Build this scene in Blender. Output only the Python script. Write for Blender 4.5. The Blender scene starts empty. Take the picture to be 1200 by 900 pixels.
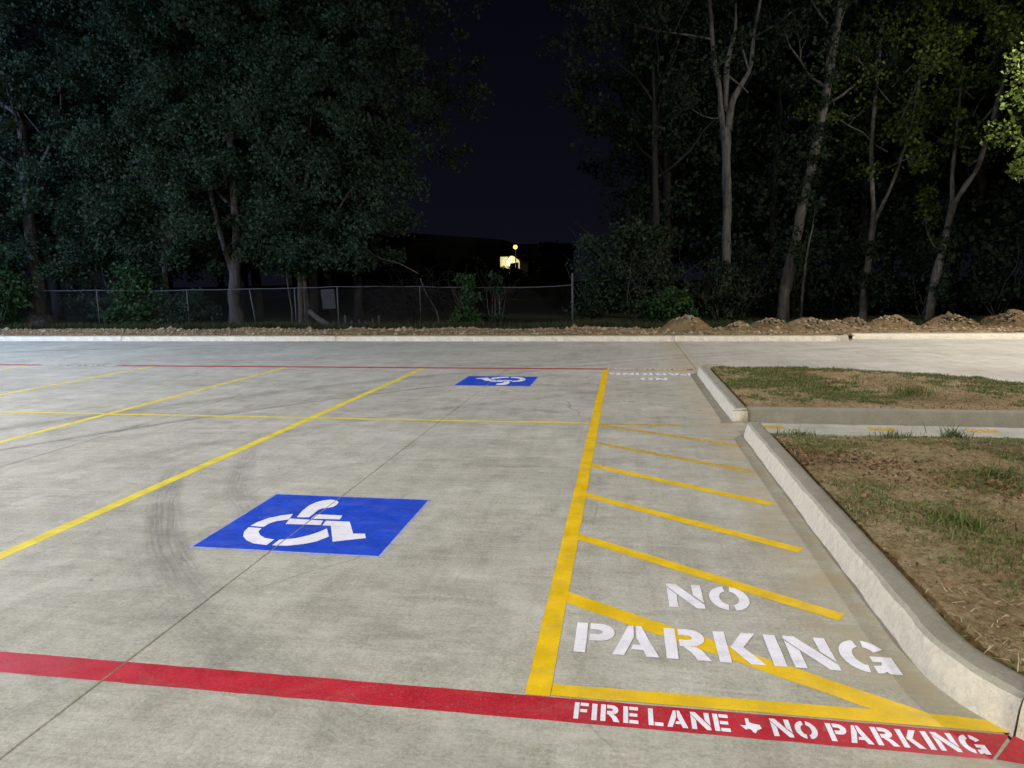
import bpy, bmesh, math, random
import numpy as np
from mathutils import Matrix, Vector, noise
from mathutils.geometry import tessellate_polygon

random.seed(7)
rng = np.random.default_rng(7)
sc = bpy.context.scene
C = sc.collection

# ------------------------------------------------------------ camera
cam = bpy.data.objects.new('camera', bpy.data.cameras.new('camera'))
C.objects.link(cam)
cam.matrix_world = Matrix(((0.98714, -0.01052, 0.15951, 0.0),
                           (0.15929, 0.14813, -0.97605, 0.0),
                           (-0.01336, 0.98891, 0.14790, 1.6),
                           (0, 0, 0, 1)))
cam.data.sensor_width = 36.0
cam.data.lens = 24.38
cam.data.clip_start = 0.05
cam.data.clip_end = 2000
sc.camera = cam

# ------------------------------------------------------------ night sky
w = bpy.data.worlds.new('World'); sc.world = w; w.use_nodes = True
nt = w.node_tree; nt.nodes.clear()
wo = nt.nodes.new('ShaderNodeOutputWorld'); bg = nt.nodes.new('ShaderNodeBackground')
tc = nt.nodes.new('ShaderNodeTexCoord'); sep = nt.nodes.new('ShaderNodeSeparateXYZ')
rmp = nt.nodes.new('ShaderNodeValToRGB')
rmp.color_ramp.elements[0].position = 0.0; rmp.color_ramp.elements[0].color = (0.0046, 0.0050, 0.0085, 1)
rmp.color_ramp.elements[1].position = 0.55; rmp.color_ramp.elements[1].color = (0.0006, 0.0007, 0.0022, 1)
nt.links.new(tc.outputs['Generated'], sep.inputs[0]); nt.links.new(sep.outputs['Z'], rmp.inputs[0])
nt.links.new(rmp.outputs[0], bg.inputs['Color']); bg.inputs['Strength'].default_value = 1.0
nt.links.new(bg.outputs[0], wo.inputs[0])
sc.view_settings.view_transform = 'Standard'
sc.view_settings.look = 'None'
sc.view_settings.exposure = 0.0
sc.view_settings.gamma = 1.0

# lamps of the lot, plus one added floodlight: (pole base, arm direction, head height, watts, colour, tilt)
LAMPS = [
    ('tall black pole lamp left of the parking rows, nearest the camera', (-17.0, 0.5), (1, 0.1), 8.5, 3800, (0.95, 0.94, 1.0), 28),
    ('tall black pole lamp at the far left corner by the woods', (-19.5, 13.0), (1, -0.2), 8.6, 850, (0.60, 0.75, 1.0), 27),
    ('tall black pole with an added cold floodlight that brightens the left woods', (-25.5, 9.5), (0.35, 1), 8.5, 2800, (0.42, 0.60, 1.0), 84),  # added unseen floodlight, lifts and tints the left crowns
    ('tall black pole lamp right of the islands beside the drive', (13.2, 15.2), (-1, 0.1), 9.4, 1900, (1.0, 0.91, 0.86), 28),
    ('tall black pole lamp behind the camera', (5.0, -12.0), (-0.2, 1), 9.0, 2900, (1.0, 0.975, 0.80), 20),
]

# ------------------------------------------------------------ helpers
def tag(o, label=None, cat=None, group=None, kind=None):
    if label: o['label'] = label
    if cat: o['category'] = cat
    if group: o['group'] = group
    if kind: o['kind'] = kind
    return o

def empty(name, loc=(0, 0, 0), **k):
    o = bpy.data.objects.new(name, None); C.objects.link(o); o.location = loc
    o.empty_display_size = 0.2
    return tag(o, **k)

def link_mesh(name, me, mat=None, parent=None, loc=(0, 0, 0), **k):
    if mat is not None and len(me.materials) == 0: me.materials.append(mat)
    o = bpy.data.objects.new(name, me); C.objects.link(o); o.location = loc
    if parent is not None: o.parent = parent
    return tag(o, **k)

def mesh_from(name, v, f, smooth=False):
    me = bpy.data.meshes.new(name)
    v = np.asarray(v, dtype=np.float32)
    if isinstance(f, np.ndarray):
        n = f.shape[1]
        me.vertices.add(len(v)); me.vertices.foreach_set('co', v.ravel())
        me.loops.add(f.size); me.loops.foreach_set('vertex_index', f.astype(np.int32).ravel())
        me.polygons.add(len(f)); me.polygons.foreach_set('loop_start', np.arange(0, f.size, n, dtype=np.int32))
        me.update(calc_edges=True)
    else:
        me.from_pydata([tuple(map(float, a)) for a in v], [], f); me.update()
    if smooth: me.polygons.foreach_set('use_smooth', [True] * len(me.polygons))
    return me

def bm_mesh(name, bm, smooth=False):
    me = bpy.data.meshes.new(name); bm.to_mesh(me); bm.free()
    if smooth: me.polygons.foreach_set('use_smooth', [True] * len(me.polygons))
    return me

def box(bm, x0, x1, y0, y1, z0, z1):
    vs = [bm.verts.new(p) for p in ((x0, y0, z0), (x1, y0, z0), (x1, y1, z0), (x0, y1, z0), (x0, y0, z1), (x1, y0, z1), (x1, y1, z1), (x0, y1, z1))]
    for f in ((0, 3, 2, 1), (4, 5, 6, 7), (0, 1, 5, 4), (1, 2, 6, 5), (2, 3, 7, 6), (3, 0, 4, 7)):
        bm.faces.new([vs[i] for i in f])

class Tubes:
    def __init__(s): s.v = []; s.f = []; s.n = 0
    def add(s, pts, rads, n=6, cap=True, flare=None, rough=0.0):
        pts = [np.array(p, float) for p in pts]
        m = len(pts)
        prev = None
        for i, p in enumerate(pts):
            t = pts[min(i + 1, m - 1)] - pts[max(i - 1, 0)]
            t = t / (np.linalg.norm(t) + 1e-9)
            if prev is None:
                a = np.cross(t, [0.3, 0.9, 0.1]); a /= np.linalg.norm(a)
            else:
                a = prev - t * (prev @ t); a /= (np.linalg.norm(a) + 1e-9)
            prev = a; b = np.cross(t, a)
            for k in range(n):
                th = 2 * math.pi * k / n
                r = rads[i] * (1 + rough * (noise.noise(Vector((p[0] * 3 + math.cos(th) * 1.3, p[1] * 3 + math.sin(th) * 1.3, p[2] * 1.6)))))
                s.v.append(p + r * (math.cos(th) * a + math.sin(th) * b))
        for i in range(m - 1):
            for k in range(n):
                k2 = (k + 1) % n
                s.f.append((s.n + i * n + k, s.n + i * n + k2, s.n + (i + 1) * n + k2, s.n + (i + 1) * n + k))
        if cap:
            s.f.append(tuple(s.n + k for k in range(n))[::-1]); s.f.append(tuple(s.n + (m - 1) * n + k for k in range(n)))
        s.n += m * n
    def mesh(s, name, smooth=True): return mesh_from(name, s.v, s.f, smooth)

def smooth_path(pts, rads, sub=4):
    """Catmull-Rom through pts."""
    P = [np.array(p, float) for p in pts]; out = []; ro = []
    for i in range(len(P) - 1):
        p0 = P[max(i - 1, 0)]; p1 = P[i]; p2 = P[i + 1]; p3 = P[min(i + 2, len(P) - 1)]
        for k in range(sub):
            t = k / sub
            out.append(0.5 * (2 * p1 + (p2 - p0) * t + (2 * p0 - 5 * p1 + 4 * p2 - p3) * t * t + (-p0 + 3 * p1 - 3 * p2 + p3) * t ** 3))
            ro.append(rads[i] * (1 - t) + rads[i + 1] * t)
    out.append(P[-1]); ro.append(rads[-1])
    return out, ro

# ------------------------------------------------------------ materials
class NT:
    def __init__(s, name):
        s.m = bpy.data.materials.new(name); s.m.use_nodes = True
        s.t = s.m.node_tree; s.t.nodes.clear()
        s.out = s.n('ShaderNodeOutputMaterial')
        s.b = s.n('ShaderNodeBsdfPrincipled'); s.l(s.b.outputs[0], s.out.inputs[0])
        s.pos = s.n('ShaderNodeNewGeometry').outputs['Position']
    def n(s, t, **k):
        a = s.t.nodes.new(t)
        for q, v in k.items(): setattr(a, q, v)
        return a
    def l(s, a, b): s.t.links.new(a, b)
    def val(s, i, v):
        if hasattr(v, 'is_linked') or hasattr(v, 'links'): s.l(v, i)
        else: i.default_value = v
    def math(s, op, a, b=0.0, c=0.0, clamp=False):
        m = s.n('ShaderNodeMath', operation=op, use_clamp=clamp)
        s.val(m.inputs[0], a); s.val(m.inputs[1], b); s.val(m.inputs[2], c)
        return m.outputs[0]
    def map(s, sc_, rot=0.0, loc=(0, 0, 0), src=None):
        m = s.n('ShaderNodeMapping'); m.inputs['Scale'].default_value = sc_; m.inputs['Rotation'].default_value[2] = rot
        m.inputs['Location'].default_value = loc
        s.l(src or s.pos, m.inputs[0]); return m.outputs[0]
    def noise(s, scale, detail=4, rough=0.55, vec=None, dist=0.0):
        a = s.n('ShaderNodeTexNoise'); a.inputs['Scale'].default_value = scale; a.inputs['Detail'].default_value = detail
        a.inputs['Roughness'].default_value = rough; a.inputs['Distortion'].default_value = dist
        s.l(vec or s.pos, a.inputs['Vector']); return a.outputs['Fac']
    def ramp(s, fac, stops, interp='LINEAR'):
        r = s.n('ShaderNodeValToRGB'); r.color_ramp.interpolation = interp
        e = r.color_ramp.elements
        while len(e) < len(stops): e.new(0.5)
        for q, (p, c) in zip(e, stops):
            q.position = p; q.color = (c, c, c, 1) if not hasattr(c, '__len__') else (*c, 1)
        s.l(fac, r.inputs[0]); return r.outputs[0]
    def mix(s, fac, a, b, mode='MIX'):
        m = s.n('ShaderNodeMix', data_type='RGBA', blend_type=mode)
        s.val(m.inputs[0], fac)
        for i, v in ((6, a), (7, b)):
            if hasattr(v, 'links'): s.l(v, m.inputs[i])
            else: m.inputs[i].default_value = (*v, 1)
        return m.outputs[2]
    def bump(s, h, strength=0.3, dist=0.01, prev=None):
        b = s.n('ShaderNodeBump'); b.inputs['Strength'].default_value = strength; b.inputs['Distance'].default_value = dist
        s.l(h, b.inputs['Height'])
        if prev is not None: s.l(prev, b.inputs['Normal'])
        return b.outputs[0]
    def done(s, color=None, rough=None, normal=None, spec=None):
        if color is not None:
            if hasattr(color, 'links'): s.l(color, s.b.inputs['Base Color'])
            else: s.b.inputs['Base Color'].default_value = (*color, 1)
        if rough is not None: s.val(s.b.inputs['Roughness'], rough)
        if normal is not None: s.l(normal, s.b.inputs['Normal'])
        if spec is not None: s.b.inputs['Specular IOR Level'].default_value = spec
        return s.m

def concrete_mat():
    m = NT('concrete_paving')
    big = m.noise(0.55, 5, 0.6)
    med = m.noise(3.2, 6, 0.62, dist=0.6)
    fine = m.noise(60, 4, 0.7)
    vfine = m.noise(240, 2, 0.6)
    # broom and trowel streaks running across the slab
    st1 = m.noise(1.0, 6, 0.65, m.map((0.8, 4.0, 1), rot=0.12), 1.2)
    st2 = m.noise(1.0, 5, 0.65, m.map((9.0, 0.9, 1), rot=0.25), 0.5)
    st3 = m.noise(1.0, 5, 0.7, m.map((1.6, 24, 1), rot=-0.5), 0.8)
    c = m.ramp(big, [(0.25, (0.325, 0.312, 0.262)), (0.5, (0.40, 0.386, 0.328)), (0.75, (0.47, 0.454, 0.398))])
    c = m.mix(0.75, c, m.ramp(med, [(0.25, 0.30), (0.5, 0.5), (0.8, 0.68)]), 'SOFT_LIGHT')
    c = m.mix(0.45, c, m.ramp(st1, [(0.3, 0.32), (0.55, 0.52), (0.75, 0.66)]), 'SOFT_LIGHT')
    c = m.mix(0.55, c, m.ramp(st2, [(0.3, 0.36), (0.5, 0.5), (0.75, 0.62)]), 'SOFT_LIGHT')
    c = m.mix(0.5, c, m.ramp(st3, [(0.3, 0.36), (0.5, 0.5), (0.72, 0.66)]), 'SOFT_LIGHT')
    c = m.mix(0.7, c, m.ramp(fine, [(0.28, 0.22), (0.5, 0.5), (0.72, 0.78)]), 'SOFT_LIGHT')
    c = m.mix(0.38, c, m.ramp(m.noise(16, 6, 0.72, dist=0.8), [(0.3, 0.25), (0.5, 0.5), (0.7, 0.78)]), 'SOFT_LIGHT')
    c = m.mix(0.5, c, m.ramp(vfine, [(0.3, 0.3), (0.5, 0.5), (0.7, 0.7)]), 'SOFT_LIGHT')
    # dark scuffs with their own shape
    sc1 = m.noise(1.0, 7, 0.7, m.map((0.9, 3.4, 1), rot=0.42), 1.2)
    c = m.mix(m.ramp(sc1, [(0.57, 0.0), (0.74, 0.42)]), c, (0.20, 0.195, 0.185))
    pale = m.noise(1.7, 7, 0.68, m.map((1, 1.8, 1), loc=(9, 4, 0)), 0.9)
    c = m.mix(m.ramp(pale, [(0.52, 0.0), (0.70, 0.34)]), c, (0.62, 0.605, 0.57))
    # warm curing stain along the kerb
    sp = m.n('ShaderNodeSeparateXYZ'); m.l(m.pos, sp.inputs[0]); X = sp.outputs[0]; Y = sp.outputs[1]
    kx = m.math('ABSOLUTE', m.math('SUBTRACT', X, 1.12))
    kerbst = m.math('MULTIPLY', m.ramp(kx, [(0.04, 0.9), (0.45, 0.0)]), m.ramp(m.noise(5, 4), [(0.35, 0.2), (0.6, 1.0)]))
    c = m.mix(kerbst, c, (0.37, 0.31, 0.205))
    # tyre marks: arcs with tread lines
    wob = m.math('MULTIPLY', m.math('SUBTRACT', m.noise(1.2, 2), 0.5), 0.10)
    def arc(cx, cy, R, half, strength, y0, y1, c, col=(0.10, 0.098, 0.095), tread=True, xlim=None):
        dx = m.math('SUBTRACT', X, cx); dy = m.math('SUBTRACT', Y, cy)
        d = m.math('SQRT', m.math('ADD', m.math('MULTIPLY', dx, dx), m.math('MULTIPLY', dy, dy)))
        e = m.math('ADD', m.math('SUBTRACT', d, R), wob)
        k = m.ramp(m.math('ABSOLUTE', e), [(half * 0.55, 1.0), (half * 1.2, 0.0)])
        yy = m.n('ShaderNodeMapRange', interpolation_type='SMOOTHSTEP'); m.l(Y, yy.inputs[0]); yy.inputs[1].default_value = y0; yy.inputs[2].default_value = y0 + 0.7
        y2 = m.n('ShaderNodeMapRange', interpolation_type='SMOOTHSTEP'); m.l(Y, y2.inputs[0]); y2.inputs[1].default_value = y1; y2.inputs[2].default_value = y1 - 0.7
        k = m.math('MULTIPLY', k, m.math('MULTIPLY', yy.outputs[0], y2.outputs[0]))
        if xlim is not None:
            xx = m.n('ShaderNodeMapRange'); m.l(X, xx.inputs[0]); xx.inputs[1].default_value = xlim; xx.inputs[2].default_value = xlim - 0.4
            k = m.math('MULTIPLY', k, xx.outputs[0])
        if tread:
            ang = m.math('MULTIPLY', m.math('ARCTAN2', dy, dx), R)
            cv = m.n('ShaderNodeCombineXYZ'); m.l(m.math('MULTIPLY', e, 42), cv.inputs[0]); m.l(m.math('MULTIPLY', ang, 1.6), cv.inputs[1])
            k = m.math('MULTIPLY', k, m.ramp(m.noise(1.0, 5, 0.7, cv.outputs[0]), [(0.34, 0.25), (0.56, 1.0)]))
            tr = m.math('ABSOLUTE', m.math('SINE', m.math('MULTIPLY', e, 105)))
            k = m.math('MULTIPLY', k, m.ramp(tr, [(0.0, 0.60), (0.40, 1.0)]))
        k = m.math('MULTIPLY', k, m.ramp(m.noise(5, 6, 0.75), [(0.33, 0.35), (0.58, 1.0)]))
        return m.mix(m.math('MULTIPLY', k, strength), c, col)
    c = arc(2.22, 8.10, 6.65, 0.12, 0.62, 2.9, 5.6, c, xlim=-1.7)
    c = arc(2.42, 8.35, 6.42, 0.11, 0.38, 3.6, 6.6, c, xlim=-1.7)
    c = arc(2.6, 8.9, 7.6, 0.16, 0.30, 1.2, 4.0, c)
    c = arc(9.0, -2.0, 17.0, 0.05, 0.5, 4.5, 12.0, c, tread=False)
    c = arc(9.3, -2.2, 18.6, 0.13, 0.32, 3.0, 12.0, c)
    c = arc(8.5, -3.2, 15.8, 0.12, 0.28, 5.0, 11.5, c)
    c = arc(14.0, -6.0, 24.5, 0.16, 0.30, 6.0, 16.5, c)
    c = arc(13.0, -3.0, 21.0, 0.14, 0.30, 6.0, 17.5, c)
    # hairline cracks and dark specks
    v = m.n('ShaderNodeTexVoronoi', feature='DISTANCE_TO_EDGE'); v.inputs['Scale'].default_value = 0.45
    wv = m.n('ShaderNodeMix', data_type='VECTOR'); wv.inputs[0].default_value = 0.12
    nz = m.n('ShaderNodeTexNoise'); nz.inputs['Scale'].default_value = 2.5; nz.inputs['Detail'].default_value = 6; m.l(m.pos, nz.inputs['Vector'])
    m.l(m.pos, wv.inputs[4]); m.l(nz.outputs['Color'], wv.inputs[5]); m.l(wv.outputs[1], v.inputs['Vector'])
    ck = m.math('MULTIPLY', m.ramp(v.outputs['Distance'], [(0.0, 1.0), (0.0035, 0.0)]), m.ramp(m.noise(0.8, 2), [(0.52, 0.0), (0.62, 0.5)]))
    c = m.mix(ck, c, (0.10, 0.095, 0.09))
    sp2 = m.n('ShaderNodeTexVoronoi'); sp2.inputs['Scale'].default_value = 7.0; m.l(m.pos, sp2.inputs['Vector'])
    spk = m.math('MULTIPLY', m.ramp(sp2.outputs['Distance'], [(0.05, 1.0), (0.09, 0.0)]), m.ramp(m.noise(2.3, 3), [(0.58, 0.0), (0.66, 0.7)]))
    c = m.mix(spk, c, (0.09, 0.085, 0.08))
    br = m.noise(1.0, 3, 0.6, m.map((3.0, 130, 1), rot=0.9), 0.15)     # broom finish
    c = m.mix(0.18, c, m.ramp(br, [(0.35, 0.28), (0.65, 0.72)]), 'SOFT_LIGHT')
    rr = m.ramp(med, [(0.3, 0.62), (0.7, 0.82)])
    n1 = m.bump(m.noise(110, 4, 0.7), 0.35, 0.004)
    n2 = m.bump(med, 0.25, 0.01, n1)
    return m.done(c, rr, n2, 0.35)

def paint_mat(name, col, worn=0.0, rough=0.5, var=0.12, scale=14.0):
    m = NT(name)
    n = m.noise(6, 5, 0.65)
    dark = tuple(x * (1 - var * 1.6) for x in col); lite = tuple(min(1, x * (1 + var)) for x in col)
    c = m.ramp(n, [(0.3, dark), (0.7, lite)])
    g = m.noise(90, 4, 0.7)
    c = m.mix(m.ramp(g, [(0.3, 0.22), (0.5, 0.0)]), c, (0.27, 0.26, 0.24))
    gr = m.noise(3.2, 6, 0.72, m.map((1, 2.2, 1), rot=0.5), 0.8)       # road film, tyre dirt and thin patches
    c = m.mix(m.ramp(gr, [(0.50, 0.0), (0.70, 0.26)]), c, (0.20, 0.19, 0.17))
    c = m.mix(m.ramp(m.noise(38, 5, 0.75, dist=0.5), [(0.60, 0.0), (0.70, 0.35)]), c, (0.33, 0.32, 0.28))
    m.done(c, m.ramp(n, [(0.3, rough - 0.08), (0.7, rough + 0.12)]), m.bump(m.noise(110, 4, 0.7), 0.3, 0.003), 0.4)
    tr = m.n('ShaderNodeBsdfTransparent'); mx = m.n('ShaderNodeMixShader')
    wn = m.noise(scale, 7, 0.75, dist=0.5)
    lo = 0.20 + 0.42 * worn
    a = m.ramp(wn, [(lo - 0.03, 0.0), (lo + 0.10 + 0.25 * worn, 1.0 - 0.55 * worn)])
    m.l(a, mx.inputs[0]); m.l(tr.outputs[0], mx.inputs[1]); m.l(m.b.outputs[0], mx.inputs[2]); m.l(mx.outputs[0], m.out.inputs[0])
    return m.m

def kerb_mat(name='kerb_concrete', smear=1.0):
    m = NT(name)
    c = m.ramp(m.noise(5, 6, 0.65), [(0.25, (0.25, 0.232, 0.185)), (0.75, (0.36, 0.332, 0.265))])
    # whitish cement smear on the upright face, side light painted in with it, darker grey top
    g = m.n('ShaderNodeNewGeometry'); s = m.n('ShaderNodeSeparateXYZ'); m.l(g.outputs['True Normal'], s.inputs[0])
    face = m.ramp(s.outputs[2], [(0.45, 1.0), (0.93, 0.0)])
    wx = m.math('ADD', s.outputs[0], m.math('MULTIPLY', s.outputs[1], 0.45))   # smear and painted light kept to the left lamp's side
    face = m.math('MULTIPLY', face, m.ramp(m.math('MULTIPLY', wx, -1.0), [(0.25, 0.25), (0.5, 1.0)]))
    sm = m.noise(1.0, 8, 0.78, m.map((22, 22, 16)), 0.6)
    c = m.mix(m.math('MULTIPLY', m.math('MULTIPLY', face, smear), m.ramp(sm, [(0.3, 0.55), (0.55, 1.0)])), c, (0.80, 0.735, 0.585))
    c = m.mix(m.ramp(m.noise(9, 7, 0.75, dist=1.2), [(0.62, 0.0), (0.70, 0.55)]), c, (0.21, 0.19, 0.15))
    c = m.mix(0.6, c, m.ramp(m.noise(70, 4, 0.7), [(0.25, 0.3), (0.75, 0.7)]), 'SOFT_LIGHT')
    return m.done(c, 0.85, m.bump(m.noise(80, 5, 0.75), 0.8, 0.008, m.bump(sm, 0.7, 0.02)), 0.3)

def soil_mat():
    m = NT('bare_soil')
    c = m.ramp(m.noise(1.3, 6, 0.65), [(0.3, (0.20, 0.125, 0.062)), (0.5, (0.38, 0.27, 0.14)), (0.72, (0.52, 0.41, 0.24))])
    c = m.mix(m.ramp(m.noise(2.4, 5, 0.7, m.map((1, 1, 1), loc=(3, 8, 0))), [(0.5, 0.0), (0.68, 0.55)]), c, (0.17, 0.185, 0.055))
    c = m.mix(1.0, c, m.ramp(m.noise(22, 8, 0.82), [(0.34, 0.05), (0.5, 0.5), (0.66, 0.92)]), 'SOFT_LIGHT')
    c = m.mix(m.ramp(m.noise(7, 8, 0.8, dist=1.0), [(0.54, 0.0), (0.62, 0.75)]), c, (0.11, 0.06, 0.028))
    c = m.mix(m.ramp(m.noise(11, 8, 0.8, m.map((1, 1, 1), loc=(5, 2, 0)), 1.0), [(0.58, 0.0), (0.66, 0.6)]), c, (0.58, 0.49, 0.32))
    return m.done(c, 0.95, m.bump(m.noise(30, 8, 0.82), 1.0, 0.05), 0.15)

def berm_mat(name='graded_dirt', far=True, k=1.0):
    m = NT(name)
    sp = m.n('ShaderNodeSeparateXYZ'); m.l(m.pos, sp.inputs[0])
    c = m.ramp(m.noise(2.0, 6, 0.7), [(0.3, (0.19, 0.13, 0.065)), (0.55, (0.34, 0.25, 0.13)), (0.75, (0.46, 0.36, 0.21))])
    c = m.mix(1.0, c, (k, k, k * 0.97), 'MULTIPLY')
    c = m.mix(1.0, c, m.ramp(m.noise(9, 8, 0.8), [(0.34, 0.12), (0.5, 0.5), (0.68, 0.85)]), 'SOFT_LIGHT')
    red = m.ramp(m.noise(0.35, 3), [(0.52, 0.0), (0.62, 0.5)])
    c = m.mix(red, c, (0.27, 0.14, 0.08))
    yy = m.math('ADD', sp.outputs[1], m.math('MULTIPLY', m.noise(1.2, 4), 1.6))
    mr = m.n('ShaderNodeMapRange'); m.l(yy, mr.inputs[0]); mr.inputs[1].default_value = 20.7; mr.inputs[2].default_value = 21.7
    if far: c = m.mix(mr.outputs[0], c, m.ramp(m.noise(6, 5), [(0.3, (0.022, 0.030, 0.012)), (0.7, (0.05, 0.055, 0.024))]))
    return m.done(c, 0.95, m.bump(m.noise(18, 8, 0.8), 1.0, 0.05), 0.1)

def island_random(m):
    g = m.n('ShaderNodeNewGeometry'); return g.outputs['Random Per Island']

def leaf_mat(name, a, b, c_, trans=0.25):
    m = NT(name)
    r = island_random(m)
    c = m.ramp(r, [(0.0, a), (0.55, b), (1.0, c_)])
    m.done(c, 0.8, None, 0.15)
    t = m.n('ShaderNodeBsdfTranslucent'); m.l(c, t.inputs[0]); mx = m.n('ShaderNodeMixShader'); mx.inputs[0].default_value = trans
    m.l(m.b.outputs[0], mx.inputs[1]); m.l(t.outputs[0], mx.inputs[2]); m.l(mx.outputs[0], m.out.inputs[0])
    return m.m

def rand_mat(name, a, b, rough=0.9, sc_=20):
    m = NT(name)
    c = m.ramp(island_random(m), [(0.0, a), (1.0, b)])
    return m.done(c, rough, m.bump(m.noise(sc_, 4), 0.4, 0.01), 0.2)

def bark_mat(name, a, b):
    m = NT(name)
    n = m.noise(1.0, 7, 0.7, m.map((14, 14, 2.2)), 0.8)
    c = m.ramp(n, [(0.3, a), (0.68, b)])
    c = m.mix(m.ramp(m.noise(1.6, 4), [(0.52, 0.0), (0.62, 0.55)]), c, tuple(x * 0.45 for x in a))
    return m.done(c, 0.92, m.bump(n, 0.9, 0.03), 0.15)

def plain(name, col, rough=0.6, metal=0.0, var=0.15, sc_=8.0):
    m = NT(name)
    c = m.ramp(m.noise(sc_, 5, 0.6), [(0.3, tuple(x * (1 - var) for x in col)), (0.7, tuple(min(1, x * (1 + var)) for x in col))])
    m.b.inputs['Metallic'].default_value = metal
    return m.done(c, rough, m.bump(m.noise(60, 3), 0.15, 0.003))

def emit(name, col, strength):
    m = NT(name); e = m.n('ShaderNodeEmission'); e.inputs[0].default_value = (*col, 1); e.inputs[1].default_value = strength
    m.l(e.outputs[0], m.out.inputs[0]); return m.m

M = dict(
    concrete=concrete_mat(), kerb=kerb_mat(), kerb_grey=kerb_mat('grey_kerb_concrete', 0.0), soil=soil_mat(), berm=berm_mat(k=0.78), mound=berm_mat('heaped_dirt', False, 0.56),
    yellow=paint_mat('yellow_paint', (0.82, 0.53, 0.002), 0.0),
    yellow_line=paint_mat('yellow_line_paint', (0.84, 0.69, 0.06), 0.12),  # paler yellow, lamp glare on these lines painted into the colour
    yellow_worn=paint_mat('worn_yellow_paint', (0.72, 0.47, 0.02), 0.35),
    yellow_faint=paint_mat('faint_yellow_overspray', (0.62, 0.50, 0.10), 0.72, scale=9),
    red=paint_mat('red_paint', (0.50, 0.018, 0.035), 0.06, 0.42),
    pink=paint_mat('pale_red_paint', (0.52, 0.11, 0.11), 0.45),
    white=paint_mat('white_paint', (0.86, 0.84, 0.93), 0.0, 0.5, 0.05),
    blue=paint_mat('blue_paint', (0.006, 0.062, 0.60), 0.0, 0.5, 0.14),
    halo=paint_mat('pale_blue_edge_paint', (0.42, 0.46, 0.70), 0.3, 0.5, 0.08),
    seal=plain('dark_joint_filler', (0.012, 0.011, 0.010), 0.95),
    under=plain('dark_earth', (0.035, 0.035, 0.02), 0.95),
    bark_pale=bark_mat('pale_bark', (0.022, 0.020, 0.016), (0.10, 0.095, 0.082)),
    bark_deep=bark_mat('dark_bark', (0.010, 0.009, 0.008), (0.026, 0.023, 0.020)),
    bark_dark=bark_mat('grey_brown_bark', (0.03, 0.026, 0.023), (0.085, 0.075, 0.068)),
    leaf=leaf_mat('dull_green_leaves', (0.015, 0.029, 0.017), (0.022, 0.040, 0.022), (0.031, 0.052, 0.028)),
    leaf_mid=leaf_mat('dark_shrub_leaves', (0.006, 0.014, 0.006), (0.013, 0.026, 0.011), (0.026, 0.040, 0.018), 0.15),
    leaf_deep=leaf_mat('shaded_woods_leaves', (0.005, 0.011, 0.005), (0.010, 0.018, 0.008), (0.017, 0.026, 0.011), 0.1),  # darkness of the woods painted into the leaf colour
    leaf_yellow=leaf_mat('yellow_green_leaves', (0.016, 0.026, 0.005), (0.036, 0.055, 0.009), (0.07, 0.10, 0.018), 0.25),
    leaf_lit=leaf_mat('lamplit_green_leaves', (0.06, 0.10, 0.015), (0.14, 0.20, 0.04), (0.25, 0.32, 0.09), 0.35),  # lamplight painted in as a lighter leaf green
    leaf_bright=leaf_mat('fresh_green_leaves', (0.013, 0.036, 0.012), (0.024, 0.058, 0.018), (0.046, 0.09, 0.03)),
    grass_dark=rand_mat('shaded_verge_grass', (0.012, 0.020, 0.006), (0.055, 0.062, 0.022)),
    grass=rand_mat('rough_grass', (0.030, 0.062, 0.012), (0.19, 0.215, 0.065)),
    straw=rand_mat('dry_straw', (0.30, 0.23, 0.12), (0.62, 0.54, 0.36)),
    litter=rand_mat('brown_leaf_litter', (0.07, 0.035, 0.018), (0.30, 0.18, 0.10)),
    clod=rand_mat('dirt_clods', (0.15, 0.11, 0.062), (0.36, 0.29, 0.19)),
    galv=plain('galvanised_steel', (0.055, 0.057, 0.06), 0.7, 0.2),
    black_metal=plain('black_painted_metal', (0.02, 0.02, 0.022), 0.45, 0.2),
    board=plain('weathered_grey_board', (0.022, 0.022, 0.025), 0.85),
    siding=plain('pale_siding', (0.62, 0.60, 0.50), 0.8, 0.0, 0.08),
    barn=plain('dark_metal_cladding', (0.008, 0.008, 0.010), 0.9, 0.0),
    roof=plain('dark_roofing', (0.008, 0.008, 0.009), 0.8),
)

# ------------------------------------------------------------ the ground
g = mesh_from('ground', [(-300, -60, -0.16), (300, -60, -0.16), (300, 600, -0.16), (-300, 600, -0.16)], [(0, 1, 2, 3)])
link_mesh('ground', g, M['under'], kind='structure')

JX = [-2.1, -5.53]
lot = empty('parking_lot', kind='structure')
def slab(x0, x1, y0, y1, gap=0.008, parent=lot, name='concrete_slab'):
    bm = bmesh.new(); box(bm, x0 + gap / 2, x1 - gap / 2, y0 + gap / 2, y1 - gap / 2, -0.14, 0)
    top = [e for e in bm.edges if all(abs(v.co.z) < 1e-6 for v in e.verts)]
    bmesh.ops.bevel(bm, geom=top, offset=0.003, segments=1, affect='EDGES')
    return link_mesh(name, bm_mesh(name, bm), M['concrete'], parent)
JY = 12.555
xs = [-40, -24, -14.5, -10.1, JX[1], JX[0], 1.34]
for a, b in zip(xs[:-1], xs[1:]):
    slab(a, b, -14, JY)
slab(1.34, 40, -14, 2.44)
slab(1.34, 40, 7.36, 7.95)
xs = [-40, -24, -14.5, -8.0, 1.255, 14, 40]
for a, b in zip(xs[:-1], xs[1:]):
    slab(a, b, JY, 18.95 if a > 1 else 18.2)
slab(6.3, 40, 2.44, 7.36); slab(6.3, 40, 7.95, JY)
slab(1.34, 6.3, 11.0, JY)
bm = bmesh.new(); box(bm, -40, 40, -14, 18.9, -0.155, -0.03)
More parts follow.
